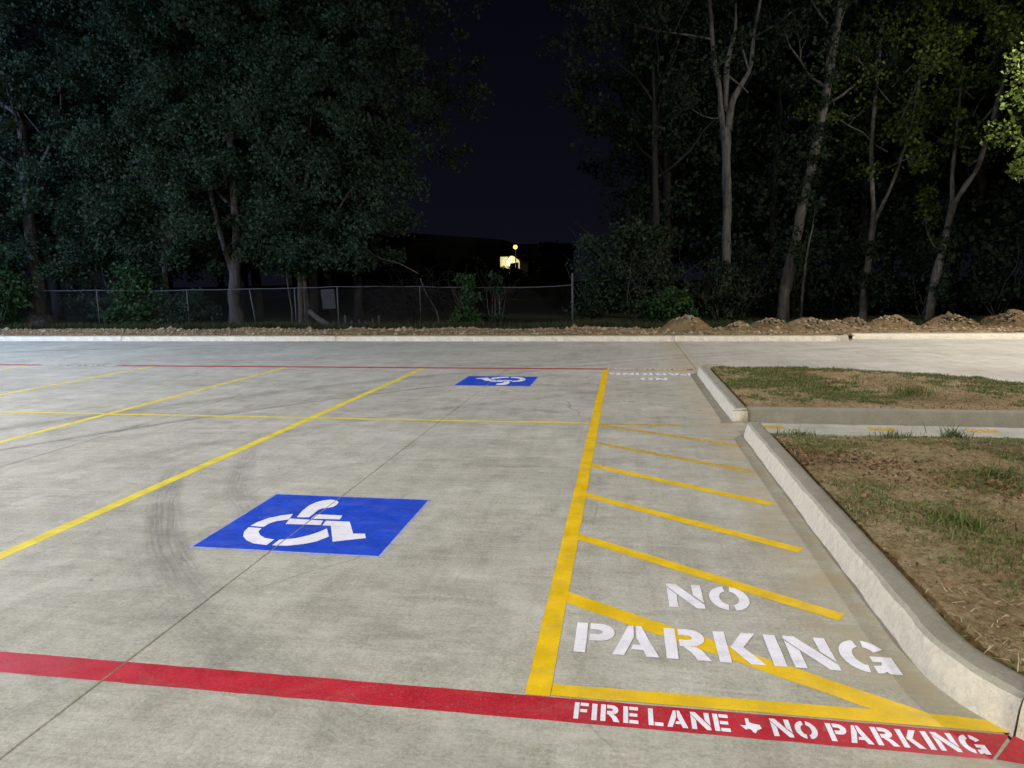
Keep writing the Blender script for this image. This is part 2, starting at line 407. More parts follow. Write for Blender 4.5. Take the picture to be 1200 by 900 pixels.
# joint filler seen at the bottom of the gaps
link_mesh('joint_filler', bm_mesh('joint_filler', bm), M['seal'], lot)

# ------------------------------------------------------------ kerbs
PROFILE = [(0, -0.05), (0, 0.0), (0.012, 0.05), (0.024, 0.10), (0.036, 0.128), (0.055, 0.144), (0.085, 0.15), (0.13, 0.151), (0.158, 0.146), (0.165, 0.13), (0.168, -0.05)]
def resample(path, step):
    P = [np.array(p, float) for p in path]; out = [P[0]]
    for a, b in zip(P[:-1], P[1:]):
        L = np.linalg.norm(b - a); n = max(1, int(round(L / step)))
        for k in range(1, n + 1): out.append(a + (b - a) * k / n)
    return out
def arc_pts(cx, cy, r, a0, a1, n):
    return [(cx + r * math.cos(math.radians(a0 + (a1 - a0) * i / n)), cy + r * math.sin(math.radians(a0 + (a1 - a0) * i / n))) for i in range(n + 1)]
def kerb(name, path, parent, side=1, step=0.05, rough=0.006, taper=(0, 0), hs=1.0, mat='kerb'):
    """profile swept along path; toe on the path, body on the side given."""
    P = resample(path, step); n = len(P); v = []; f = []
    K = len(PROFILE); s = 0.0; tot = sum(np.linalg.norm(P[i + 1] - P[i]) for i in range(n - 1))
    for i, p in enumerate(P):
        t = P[min(i + 1, n - 1)] - P[max(i - 1, 0)]; t = t / np.linalg.norm(t)
        nn = np.array([-t[1], t[0]]) * side
        if i: s += np.linalg.norm(p - P[i - 1])
        h = hs
        if taper[0] and s < taper[0]: h *= 0.45 + 0.55 * math.sin(math.pi / 2 * s / taper[0])
        if taper[1] and tot - s < taper[1]: h *= 0.45 + 0.55 * math.sin(math.pi / 2 * (tot - s) / taper[1])
        for k, (u, z) in enumerate(PROFILE):
            j = rough * (noise.noise(Vector((p[0] * 4, p[1] * 4, k * 0.35))) * 1.2 + noise.noise(Vector((p[0] * 17, p[1] * 17, k * 0.9))) * 0.8)
            jz = j * 0.5 if 3 <= k <= 8 else 0
            ju = j if 1 <= k <= 6 else 0
            v.append((p[0] + nn[0] * (u + ju), p[1] + nn[1] * (u + ju), z * h + jz))
    for i in range(n - 1):
        for k in range(K - 1):
            q = (i * K + k, (i + 1) * K + k, (i + 1) * K + k + 1, i * K + k + 1)
            f.append(q if side < 0 else q[::-1])
    f.append(tuple(range(K)) if side > 0 else tuple(range(K))[::-1])
    e = tuple((n - 1) * K + k for k in range(K)); f.append(e[::-1] if side > 0 else e)
    me = mesh_from(name, v, f)
    me.polygons.foreach_set('use_smooth', [True] * (len(me.polygons) - 2) + [False, False])
    return link_mesh(name, me, M[mat], parent)

near_kerb = empty('island_kerb', kind='structure')
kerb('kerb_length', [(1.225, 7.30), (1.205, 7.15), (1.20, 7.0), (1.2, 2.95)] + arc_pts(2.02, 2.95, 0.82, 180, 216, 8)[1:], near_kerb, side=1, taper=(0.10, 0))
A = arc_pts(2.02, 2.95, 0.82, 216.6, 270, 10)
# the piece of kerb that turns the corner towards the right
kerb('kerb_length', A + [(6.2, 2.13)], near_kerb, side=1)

far_isl = empty('island_kerb', kind='structure')
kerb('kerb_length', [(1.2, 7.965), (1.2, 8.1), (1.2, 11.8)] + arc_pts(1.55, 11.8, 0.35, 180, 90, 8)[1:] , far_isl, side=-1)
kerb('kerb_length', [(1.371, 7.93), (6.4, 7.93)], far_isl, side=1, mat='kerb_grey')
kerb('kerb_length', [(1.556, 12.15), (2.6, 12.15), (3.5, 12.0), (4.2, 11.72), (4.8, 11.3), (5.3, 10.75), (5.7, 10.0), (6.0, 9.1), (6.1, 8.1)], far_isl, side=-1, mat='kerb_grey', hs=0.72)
bm = bmesh.new(); box(bm, 1.205, 1.37, 7.935, 7.962, -0.05, 0.142)
bmesh.ops.bevel(bm, geom=[e for e in bm.edges if max(v.co.z for v in e.verts) > 0.1 and min(v.co.z for v in e.verts) > 0.1], offset=0.02, segments=2, affect='EDGES')
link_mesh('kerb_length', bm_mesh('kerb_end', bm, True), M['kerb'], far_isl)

back_kerb = empty('road_kerb', kind='structure')
for a, b in ((-40, -24), (-24, -14.503), (-14.497, -7.9), (-7.894, 1.255)):
    kerb('kerb_length', [(a, 18.1), (b, 18.1)], back_kerb, side=1, step=0.15, rough=0.008)
kerb('kerb_length', [(1.262, 18.1), (5.15, 18.1)] + arc_pts(5.15, 18.5, 0.4, -90, 0, 6)[1:] + [(5.55, 18.9)], back_kerb, side=1, step=0.12, rough=0.008)
kerb('kerb_length', [(5.75, 18.85), (14, 18.85)], back_kerb, side=1, step=0.2)
kerb('kerb_length', [(14.006, 18.85), (40, 18.85)], back_kerb, side=1, step=0.4)

# ------------------------------------------------------------ planted islands
def in_poly(x, y, P):
    c = False; n = len(P)
    for i in range(n):
        x1, y1 = P[i]; x2, y2 = P[(i + 1) % n]
        if (y1 > y) != (y2 > y) and x < (x2 - x1) * (y - y1) / (y2 - y1) + x1: c = not c
    return c
ISL1 = [(1.372, 7.31), (1.372, 3.1), (1.45, 2.78), (1.62, 2.50), (1.85, 2.33), (2.05, 2.30), (6.25, 2.30), (6.25, 7.31)]
ISL2 = [(1.372, 8.10), (6.0, 8.10), (5.85, 9.1), (5.55, 10.0), (5.15, 10.7), (4.7, 11.2), (4.1, 11.58), (3.4, 11.83), (2.6, 11.98), (1.6, 11.98), (1.45, 11.9), (1.372, 11.7)]
def soil_h(x, y):
    b = 0.118
    if y < 7.5: b -= 0.118 * max(0.0, min(1.0, (y - 6.5) / 0.75)) ** 1.3
    return b + 0.028 * noise.noise(Vector((x * 0.9, y * 0.9, 1))) + 0.018 * noise.noise(Vector((x * 4.1, y * 4.1, 5))) + 0.013 * noise.noise(Vector((x * 15, y * 15, 9))) + 0.007 * noise.noise(Vector((x * 43, y * 43, 3)))
def edge_dist(x, y, P):
    best = 9
    for i in range(len(P)):
        ax, ay = P[i]; bx, by = P[(i + 1) % len(P)]
        dx, dy = bx - ax, by - ay; t = max(0, min(1, ((x - ax) * dx + (y - ay) * dy) / (dx * dx + dy * dy)))
        best = min(best, math.hypot(x - ax - t * dx, y - ay - t * dy))
    return best
def island_h(x, y, P):
    d = edge_dist(x, y, P)
    return soil_h(x, y) - 0.075 * max(0, 1 - d / 0.03)
def soil_sheet(name, P, step):
    """clipped grid so the sheet ends exactly on the island outline"""
    x0 = min(p[0] for p in P); x1 = max(p[0] for p in P); y0 = min(p[1] for p in P); y1 = max(p[1] for p in P)
    bm = bmesh.new()
    nx = int((x1 - x0) / step) + 1; ny = int((y1 - y0) / step) + 1
    V = {}
    for i in range(nx + 1):
        for j in range(ny + 1):
            x = x0 + (x1 - x0) * i / nx; y = y0 + (y1 - y0) * j / ny
            if in_poly(x, y, P) or edge_dist(x, y, P) < step * 1.5:
                if not in_poly(x, y, P):
                    # snap onto the outline
                    best = None
                    for q in range(len(P)):
                        ax, ay = P[q]; bx, by = P[(q + 1) % len(P)]
                        dx, dy = bx - ax, by - ay; t = max(0, min(1, ((x - ax) * dx + (y - ay) * dy) / (dx * dx + dy * dy)))
                        cx, cy = ax + t * dx, ay + t * dy; d = math.hypot(x - cx, y - cy)
                        if best is None or d < best[0]: best = (d, cx, cy)
                    _, x, y = best
                V[i, j] = bm.verts.new((x, y, island_h(x, y, P)))
    for i in range(nx):
        for j in range(ny):
            k = [(i, j), (i + 1, j), (i + 1, j + 1), (i, j + 1)]
            if all(q in V for q in k):
                try: bm.faces.new([V[q] for q in k])
                except ValueError: pass
    bmesh.ops.remove_doubles(bm, verts=bm.verts, dist=1e-4)
    return link_mesh(name, bm_mesh(name, bm, True), M['soil'], kind='structure')
soil_sheet('island_soil', ISL1, 0.028)
soil_sheet('island_soil', ISL2, 0.05)

def patch(x, y, s=0):
    return noise.noise(Vector((x * 1.1 + s * 7, y * 1.1, 3.3 + s))) + 0.5 * noise.noise(Vector((x * 3.3, y * 3.3, 7.7 + s)))

def clump(x, y):
    q = 0.8 if y < 7.6 else 0.55
    n = noise.noise(Vector((x * 0.75 * q * 1.6 + 4, y * 1.3 * q * 1.6, 6.1))) + 0.7 * noise.noise(Vector((x * 3.0, y * 4.0, 2.2))) + 0.5 * noise.noise(Vector((x * 9, y * 9, 4.4)))
    if y < 7.6: n += 0.28 * math.exp(-((x - 2.6) / 0.9) ** 2 - ((y - 6.6) / 0.55) ** 2) + 0.25 * math.exp(-((x - 2.1) / 0.6) ** 2 - ((y - 3.9) / 0.6) ** 2)
    return n - 0.06

def blades(pts, hgt, wid, lean=0.6, seg=2):
    """thin tapering blades, numpy built"""
    n = len(pts); P = np.array(pts, float)
    a = rng.uniform(0, 2 * math.pi, n); h = hgt * rng.uniform(0.45, 1.25, n); wd = wid * rng.uniform(0.7, 1.3, n)
    L = lean * rng.uniform(0.2, 1.3, n) * h; d = np.c_[np.cos(a), np.sin(a)]; q = np.c_[-np.sin(a), np.cos(a)]
    V = np.zeros((n, 5, 3))
    V[:, 0, :2] = P[:, :2] - q * wd[:, None]; V[:, 1, :2] = P[:, :2] + q * wd[:, None]
    m = P[:, :2] + d * (L * 0.4)[:, None]
    V[:, 2, :2] = m + q * wd[:, None] * 0.7; V[:, 3, :2] = m - q * wd[:, None] * 0.7
    V[:, 4, :2] = P[:, :2] + d * L[:, None]
    V[:, :2, 2] = P[:, 2:3]; V[:, 2:4, 2] = (P[:, 2] + h * 0.62)[:, None]; V[:, 4, 2] = P[:, 2] + h
    base = np.arange(n)[:, None] * 5
    F = np.concatenate([base + np.array([0, 1, 2]), base + np.array([0, 2, 3]), base + np.array([3, 2, 4])])
    return V.reshape(-1, 3), F

def scatter(P, n, fn, cond):
    x0 = min(p[0] for p in P); x1 = max(p[0] for p in P); y0 = min(p[1] for p in P); y1 = max(p[1] for p in P)
    out = []; tries = 0
    while len(out) < n and tries < n * 30:
        tries += 1
        x = random.uniform(x0, x1); y = random.uniform(y0, y1)
        if cond(x, y) and in_poly(x, y, P): out.append((x, y, fn(x, y, P) - 0.004))
    return out

for (P, n, hh) in ((ISL1, 56000, 0.026), (ISL2, 26000, 0.034)):
    pts = scatter(P, n, island_h, lambda x, y: random.random() < max(0.02, min(1, 0.05 + max(0, clump(x, y) + (0.10 if P is ISL2 else 0.0)) * 6)))
    v, f = blades(pts, hh, 0.0022 if P is ISL1 else 0.0032, 1.3)
    link_mesh('grass', mesh_from('grass', v, f), M['grass'], kind='stuff', label='sparse rough grass growing over the ' + ('near' if P is ISL1 else 'far') + ' planted island', cat='grass')

def strips(pts, L, wd, z):
    n = len(pts); P = np.array(pts, float); a = rng.uniform(0, math.pi, n); l = L * rng.uniform(0.3, 1.3, n) / 2
    d = np.c_[np.cos(a), np.sin(a), rng.uniform(-0.12, 0.12, n)]; q = np.c_[-np.sin(a), np.cos(a), np.zeros(n)]
    V = np.zeros((n, 4, 3)); c = P + [0, 0, z]
    w_ = wd * rng.uniform(0.6, 1.4, n)
    V[:, 0] = c - d * l[:, None] - q * w_[:, None]; V[:, 1] = c - d * l[:, None] + q * w_[:, None]
    V[:, 2] = c + d * l[:, None] + q * w_[:, None] * 0.6; V[:, 3] = c + d * l[:, None] - q * w_[:, None] * 0.6
    V[:, 2:, 2] += 0.004
    F = np.arange(n)[:, None] * 4 + np.array([0, 1, 2, 3])
    return V.reshape(-1, 3), F
for (P, n) in ((ISL1, 5500), (ISL2, 2400)):
    pts = scatter(P, n, island_h, lambda x, y: random.random() < 0.25 + patch(x, y, 2))
    v, f = strips(pts, 0.07, 0.0014, 0.010)
    link_mesh('dry_straw', mesh_from('dry_straw', v, f), M['straw'], kind='stuff', label='dry pale straw lying on the ' + ('near' if P is ISL1 else 'far') + ' planted island', cat='straw')

def lumps(pts, size, flat=0.6):
    """small irregular octahedral lumps"""
    n = len(pts); P = np.array(pts, float)
    base = np.array([(1, 0, 0), (0.3, 0.95, 0), (-0.8, 0.6, 0), (-0.8, -0.6, 0), (0.3, -0.95, 0), (0.1, 0, 1), (0, 0.1, -0.7)])
    tri = np.array([(0, 1, 5), (1, 2, 5), (2, 3, 5), (3, 4, 5), (4, 0, 5), (1, 0, 6), (2, 1, 6), (3, 2, 6), (4, 3, 6), (0, 4, 6)])
    s = size * rng.lognormal(0, 0.5, n)
    V = base[None] * rng.uniform(0.6, 1.3, (n, 7, 3)) * s[:, None, None]; V[:, :, 2] *= flat
    a = rng.uniform(0, 6.28, n); ca, sa = np.cos(a)[:, None], np.sin(a)[:, None]
    X = V[:, :, 0] * ca - V[:, :, 1] * sa; Y = V[:, :, 0] * sa + V[:, :, 1] * ca
    V[:, :, 0] = X; V[:, :, 1] = Y
    V += P[:, None, :]
    F = (np.arange(n)[:, None, None] * 7 + tri[None]).reshape(-1, 3)
    return V.reshape(-1, 3), F
def weed(x, y, P, h, n, label, r=0.06):
    z = island_h(x, y, P) - 0.01
    pts = [(random.gauss(0, r), random.gauss(0, r), 0) for _ in range(n)]
    pts += [(random.gauss(0, r * 1.8), random.gauss(0, r * 1.8), 0) for _ in range(n // 2)]
    v, f = blades(pts, h * 0.8, 0.003, 1.5)
    link_mesh('weed', mesh_from('weed', v, f), M['grass'], loc=(x, y, z), label=label, cat='weed', group='green weeds on the planted islands')
weed(1.72, 7.05, ISL1, 0.10, 150, 'low spreading green weed beside the near island kerb end', 0.07)
weed(3.18, 7.22, ISL1, 0.15, 120, 'upright green weed at the back edge of the near island', 0.05)
weed(2.62, 7.10, ISL1, 0.10, 130, 'thin green weed clump between two others along the back edge of the near island', 0.08)
weed(3.32, 5.9, ISL1, 0.13, 260, 'wide dark green weed clump at the right edge of the photo on the near island', 0.10)
weed(2.75, 5.55, ISL1, 0.11, 170, 'green weed clump on the near island left of the wide dark clump', 0.09)
weed(1.95, 4.35, ISL1, 0.09, 220, 'grey green weed patch below the brown leaf litter band', 0.10)
weed(3.6, 9.4, ISL2, 0.14, 260, 'dark green weed clump on the far island near the photo right edge', 0.14)
weed(2.6, 9.6, ISL2, 0.08, 200, 'low weed clump in the middle of the far island', 0.13)

# ------------------------------------------------------------ painted markings
PZ = 0.001
def cut_joint(bm, xj, half=0.0042):
    bmesh.ops.bisect_plane(bm, geom=bm.verts[:] + bm.edges[:] + bm.faces[:], plane_co=(xj - half, 0, 0), plane_no=(1, 0, 0))
    bmesh.ops.bisect_plane(bm, geom=bm.verts[:] + bm.edges[:] + bm.faces[:], plane_co=(xj + half, 0, 0), plane_no=(1, 0, 0))
    dead = [f for f in bm.faces if abs(f.calc_center_median().x - xj) < half * 0.98 and max(abs(v.co.x - xj) for v in f.verts) < half * 1.05]
    bmesh.ops.delete(bm, geom=dead, context='FACES')
def paint(name, polys, mat, parent=None, z=PZ, soft=0.0, **k):
    bm = bmesh.new()
    for P in polys:
        if soft:
            Q = []
            for i in range(len(P)):
                a = np.array(P[i], float); b = np.array(P[(i + 1) % len(P)], float); L = np.linalg.norm(b - a)
                t = (b - a) / max(L, 1e-9); nn = np.array([-t[1], t[0]]); m = max(1, int(L / 0.06))
                for q in range(m):
                    p = a + (b - a) * q / m
                    if q: p = p + nn * soft * noise.noise(Vector((p[0] * 9, p[1] * 9, 2)))
                    Q.append(tuple(p))
            P = Q
        vv = [bm.verts.new((p[0], p[1], z)) for p in P]
        for tri in tessellate_polygon([[Vector((p[0], p[1], 0)) for p in P]]):
            if len(set(tri)) == 3: bm.faces.new([vv[q] for q in tri])
    bm.normal_update()
    for f in bm.faces:
        if f.normal.z < 0: f.normal_flip()
    for xj in JX: cut_joint(bm, xj)
    return link_mesh(name, bm_mesh(name, bm), mat, parent, **k)
def rect(x0, x1, y0, y1): return [(x0, y0), (x1, y0), (x1, y1), (x0, y1)]
def stroke(x0, y0, x1, y1, w_):
    a = np.array((x0, y0)); b = np.array((x1, y1)); t = (b - a) / np.linalg.norm(b - a); n = np.array([-t[1], t[0]]) * w_ / 2
    return [tuple(a + n), tuple(a - n), tuple(b - n), tuple(b + n)]

# stall lines
paint('stall_line', [rect(-0.37, -0.272, 2.472, 12.40)], M['yellow'], soft=0.004, z=PZ * 1.5, label='thick bright yellow line along the left side of the hatched aisle', cat='painted line')
grp = 'yellow parking stall lines running away from the camera'
paint('stall_line', [rect(-3.745, -3.645, 1.2, 12.36)], M['yellow_line'], soft=0.005, label='yellow stall line just left of the blue accessible squares', cat='painted line', group=grp)
paint('stall_line', [rect(-6.47, -6.38, 1.2, 12.36)], M['yellow_line'], soft=0.006, label='yellow stall line one stall left of the accessible stalls', cat='painted line', group=grp)
paint('stall_line', [rect(-9.30, -9.21, 1.2, 12.36)], M['yellow_line'], soft=0.006, label='second yellow stall line from the left edge of the photo', cat='painted line', group=grp)
paint('stall_line', [rect(-12.12, -12.03, 1.2, 12.36)], M['yellow_line'], soft=0.006, label='farthest left yellow stall line, short and pale by the red line', cat='painted line', group=grp)
paint('row_line', [rect(-30, -0.38, 7.63, 7.70)], M['yellow_line'], z=PZ * 1.8, soft=0.005, label='thin yellow line across the stalls between near and far rows', cat='painted line')
# hatched aisle
H = [((-0.30, 3.33), (1.02, 2.56), 'yellow', 'nearest hatch stripe, running under the PARKING lettering into the yellow border'),
     ((-0.30, 4.20), (1.03, 3.29), 'yellow', 'hatch stripe just beyond the NO lettering, second from the camera'),
     ((-0.30, 5.06), (1.04, 4.12), 'yellow', 'third hatch stripe from the camera in the aisle'),
     ((-0.30, 5.91), (1.05, 4.98), 'yellow', 'fourth hatch stripe from the camera in the aisle'),
     ((-0.30, 6.76), (1.05, 5.84), 'yellow_worn', 'fifth hatch stripe from the camera, slightly worn'),
     ((-0.30, 7.62), (1.12, 6.74), 'yellow_worn', 'sixth hatch stripe from the camera, starting at the row line'),
     ((-0.30, 8.50), (1.10, 7.60), 'yellow_faint', 'faint worn hatch stripe just beyond the row line'),
     ((-0.30, 9.36), (1.10, 8.45), 'yellow_faint', 'faint worn hatch stripe beside the far island kerb corner'),
     ((-0.30, 10.22), (1.10, 9.31), 'yellow_faint', 'faint worn hatch stripe second from the far lettering'),
     ((-0.30, 11.05), (1.10, 10.15), 'yellow_faint', 'faint worn hatch stripe nearest the far lettering')]
for i, (a, b, mt, lb) in enumerate(H):
    if i: P = stroke(*a, *b, 0.088)
    else: P = [(-0.30, 3.41), (-0.30, 3.285), (0.93, 2.555), (1.13, 2.555)]
    paint('hatch_stripe', [P], M[mt], soft=0.006, z=PZ, label=lb, cat='painted stripe', group='yellow hatch stripes in the no parking aisle')
paint('border_line', [[(-0.268, 2.478), (1.355, 2.478), (1.35, 2.545), (1.2, 2.556), (-0.268, 2.556)]], M['yellow'], soft=0.004, z=PZ * 2, label='yellow border along the near end of the hatched aisle, against the red line', cat='painted line')
paint('border_line', [rect(-0.268, 1.10, 12.30, 12.37)], M['yellow_worn'], soft=0.004, z=PZ * 2, label='worn yellow border along the far end of the hatched aisle', cat='painted line')
paint('row_line', [rect(-0.27, 0.62, 7.62, 7.70)], M['yellow_worn'], z=PZ * 2, soft=0.006, label='worn end of the yellow row line crossing the hatched aisle', cat='painted line')
for x0, x1, lb in ((1.42, 1.70, 'leftmost'), (2.55, 2.83, 'middle'), (3.5, 3.8, 'rightmost')):
    paint('paint_mark', [rect(x0, x1, 7.60, 7.76)], M['yellow_worn'], soft=0.02, label='%s of three faint yellow marks in the drain channel between the islands' % lb, cat='paint mark', group='faint yellow marks in the drain channel')

# stencil glyphs, unit height
def ring(cx, cy, ro, ri, a0, a1, n=14):
    o = [(cx + ro[0] * math.cos(math.radians(a0 + (a1 - a0) * i / n)), cy + ro[1] * math.sin(math.radians(a0 + (a1 - a0) * i / n))) for i in range(n + 1)]
    i_ = [(cx + ri[0] * math.cos(math.radians(a0 + (a1 - a0) * i / n)), cy + ri[1] * math.sin(math.radians(a0 + (a1 - a0) * i / n))) for i in range(n + 1)]
    return o + i_[::-1]
def bowl(y0, y1):
    m = (y0 + y1) / 2; ry = (y1 - y0) / 2
    o = [(0.30, y1)] + [(0.50 + 0.34 * math.sin(math.pi * t / 10), m + ry * math.cos(math.pi * t / 10)) for t in range(11)] + [(0.30, y0)]
    i_ = [(0.30, y0 + 0.215)] + [(0.48 + 0.10 * math.sin(math.pi * t / 6), m - (ry - 0.215) * math.cos(math.pi * t / 6)) for t in range(7)] + [(0.30, y1 - 0.215)]
    return o + i_
GL = {
    'I': (0.25, [[(0, 0), (0.25, 0), (0.25, 1), (0, 1)]]),
    'N': (0.86, [[(0, 0), (0.23, 0), (0.23, 0.53), (0, 0.85)], [(0, 1), (0.24, 1), (0.86, 0.16), (0.86, 0), (0.66, 0), (0, 0.90)], [(0.63, 1), (0.86, 1), (0.86, 0.24), (0.63, 0.55)]]),
    'O': (0.96, [ring(0.45, 0.5, (0.45, 0.5), (0.20, 0.28), 97, 263), ring(0.51, 0.5, (0.45, 0.5), (0.20, 0.28), -83, 83)]),
    'P': (0.82, [[(0, 0), (0.24, 0), (0.24, 1), (0, 1)], bowl(0.40, 1.0)]),
    'R': (0.90, [[(0, 0), (0.24, 0), (0.24, 1), (0, 1)], bowl(0.42, 1.0), [(0.36, 0.418), (0.62, 0.418), (0.74, 0.32), (0.90, 0), (0.62, 0), (0.52, 0.24)]]),
    'A': (0.95, [[(0, 0), (0.24, 0), (0.45, 0.62), (0.45, 1), (0.33, 1)], [(0.50, 1), (0.62, 1), (0.95, 0), (0.70, 0), (0.635, 0.2), (0.38, 0.2), (0.43, 0.36), (0.585, 0.36), (0.50, 0.60)]]),
    'K': (0.90, [[(0, 0), (0.24, 0), (0.24, 1), (0, 1)], [(0.29, 0.5), (0.60, 1), (0.88, 1), (0.56, 0.52), (0.90, 0), (0.61, 0)]]),
    'G': (0.97, [ring(0.45, 0.5, (0.45, 0.5), (0.20, 0.28), 97, 263), ring(0.51, 0.5, (0.44, 0.5), (0.20, 0.28), 28, 83, 8),
                 [(0.52, 0.0), (0.62, 0.01), (0.71, 0.06), (0.74, 0.0), (0.97, 0.0), (0.97, 0.50), (0.55, 0.50), (0.55, 0.33), (0.72, 0.33), (0.68, 0.24), (0.52, 0.21)]]),
    'E': (0.70, [[(0, 0), (0.23, 0), (0.23, 1), (0, 1)], rect(0.28, 0.70, 0.80, 1.0), rect(0.28, 0.66, 0.41, 0.60), rect(0.28, 0.70, 0, 0.20)]),
    'F': (0.68, [[(0, 0), (0.23, 0), (0.23, 1), (0, 1)], rect(0.28, 0.68, 0.80, 1.0), rect(0.28, 0.62, 0.42, 0.61)]),
    'L': (0.68, [[(0, 0), (0.23, 0), (0.23, 1), (0, 1)], rect(0.28, 0.68, 0, 0.20)]),
    '*': (0.95, [[(0.30, 0.88), (0.46, 0.88), (0.46, 0.66), (0.62, 0.60), (0.90, 0.56), (0.95, 0.36), (0.72, 0.22), (0.62, 0.06), (0.52, 0.10), (0.46, 0.24), (0.34, 0.28), (0.22, 0.22), (0.02, 0.46), (0.28, 0.46)]]),
}
def lettering(text, width, height, parent, loc, flip=False, space=0.42, gap=0.16, z=PZ * 2.6, kern=None, names=None):
    tot = 0; pos = []
    for ch in text:
        if ch == ' ': tot += space; continue
        if ch == 'A' and pos and pos[-1][0] == 'P': tot -= 0.17
        pos.append((ch, tot)); tot += GL[ch][0] + gap
    tot -= gap; sx = width / tot
    for ch, x in pos:
        polys = []
        for P in GL[ch][1]:
            Q = [(loc[0] + (1 if not flip else -1) * (x + p[0]) * sx, loc[1] + (1 if not flip else -1) * p[1] * height) for p in P]
            polys.append(Q)
        paint('letter' if ch != '*' else 'state_emblem', polys, M['white'], parent, z=z, soft=0.0035 if height > 0.2 else 0.0015)

t = empty('ground_lettering', label='large white stencilled NO PARKING lettering in the near end of the hatched aisle', cat='painted lettering')
lettering('NO', 0.40, 0.265, t, (0.23, 3.29))
lettering('PARKING', 1.33, 0.262, t, (-0.205, 2.81), gap=0.15)
t = empty('ground_lettering', label='far upside down white NO PARKING lettering by the far red line', cat='painted lettering')
lettering('NO', 0.42, 0.27, t, (0.68, 11.38), flip=True)
lettering('PARKING', 1.36, 0.29, t, (1.10, 11.98), flip=True, gap=0.15)

# fire lane lines
t = empty('fire_lane_line', label='wide red fire lane line across the front with white lettering', cat='painted line')
paint('red_band', [[(-9, 2.323), (1.222, 2.323), (1.345, 2.468), (-9, 2.468)]], M['red'], t, soft=0.004, z=PZ)
lettering('FIRE LANE * NO PARKING', 1.405, 0.100, t, (-0.172, 2.346), space=0.30, gap=0.17, z=PZ * 2)
paint('red_band', [[(1.236, 2.325), (1.40, 2.30), (1.43, 2.42), (1.362, 2.468)]], M['red'], t, soft=0.0, z=PZ)
t = empty('fire_lane_line', label='thin looking red fire lane line beyond the stalls in the distance', cat='painted line')
paint('red_band', [rect(-30, -11.95, 12.40, 12.545), rect(-10.05, -0.30, 12.40, 12.545), rect(1.12, 1.2, 12.40, 12.545)], M['red'], t, soft=0.006, z=PZ)
paint('pale_band', [rect(-11.94, -10.06, 12.40, 12.545), rect(-0.29, 1.11, 12.40, 12.545)], M['pink'], t, soft=0.0, z=PZ)
lettering('FIRE LANE * NO PARKING', 1.38, 0.11, t, (1.08, 12.525), flip=True, space=0.30, gap=0.17, z=PZ * 2)
lettering('FIRE LANE * NO PARKING', 1.70, 0.11, t, (-10.15, 12.525), flip=True, space=0.30, gap=0.17, z=PZ * 2)
paint('kerb_side_line', [[(0.9, 17.98), (4.9, 17.98), (5.35, 18.1), (5.62, 18.42), (5.72, 18.75), (5.60, 18.75), (5.54, 18.45), (5.3, 18.17), (5.1, 18.08), (0.9, 18.08)]], M['pink'], label='pale red line painted along the foot of the far kerb', cat='painted line')

# accessible symbols
SYM = [[(-.20, .05), (-.225, .18), (-.23, .30), (-.215, .37), (-.18, .425), (-.13, .45), (-.08, .44), (-.045, .40), (-.035, .35), (-.04, .30), (-.07, .265), (-.105, .25), (-.12, .22), (-.115, .06)],
       [(-.09, .125), (.10, .125), (.115, .045), (-.09, .035)],
       [(-.235, .020), (.01, .010), (.03, -.075), (-.215, -.085)],
       [(-.26, .115), (-.33, .07), (-.39, .01), (-.425, -.08), (-.432, -.15), (-.335, -.155), (-.33, -.09), (-.305, -.04), (-.235, .0)],
       [(-.432, -.175), (-.415, -.26), (-.38, -.33), (-.32, -.395), (-.25, -.44), (-.15, -.455), (-.15, -.36), (-.22, -.345), (-.28, -.30), (-.325, -.24), (-.335, -.18)],
       [(-.115, -.455), (-.115, -.36), (-.03, -.33), (.04, -.26), (.075, -.20), (.10, -.13), (.175, -.27), (.13, -.36), (.07, -.41), (-.02, -.45)],
       [(.03, .01), (.20, .01), (.31, -.20), (.385, -.19), (.42, -.265), (.235, -.35), (.105, -.08), (.045, -.08)]]
def symbol(cx, cy, sx, sy, flip, label):
    t = empty('accessible_parking_symbol', label=label, cat='painted symbol', group='blue wheelchair symbols painted in the accessible stalls')
    paint('pale_edge', [rect(cx - sx / 2 - 0.02, cx + sx / 2 + 0.022, cy - sy / 2 - 0.028, cy + sy / 2 + 0.02)], M['halo'], t, soft=0.012, z=PZ * 0.5)
    paint('blue_square', [rect(cx - sx / 2, cx + sx / 2, cy - sy / 2, cy + sy / 2)], M['blue'], t, z=PZ, soft=0.003)
    s = -1 if flip else 1
    for P in SYM:
        paint('symbol_piece', [[(cx + s * x, cy + s * y) for x, y in P]], M['white'], t, z=PZ * 2)
symbol(-2.02, 4.25, 1.2, 1.06, False, 'near blue square with a white wheelchair symbol, large on the concrete')
symbol(-2.01, 10.88, 1.18, 1.04, True, 'far blue square with an upside down white wheelchair symbol')

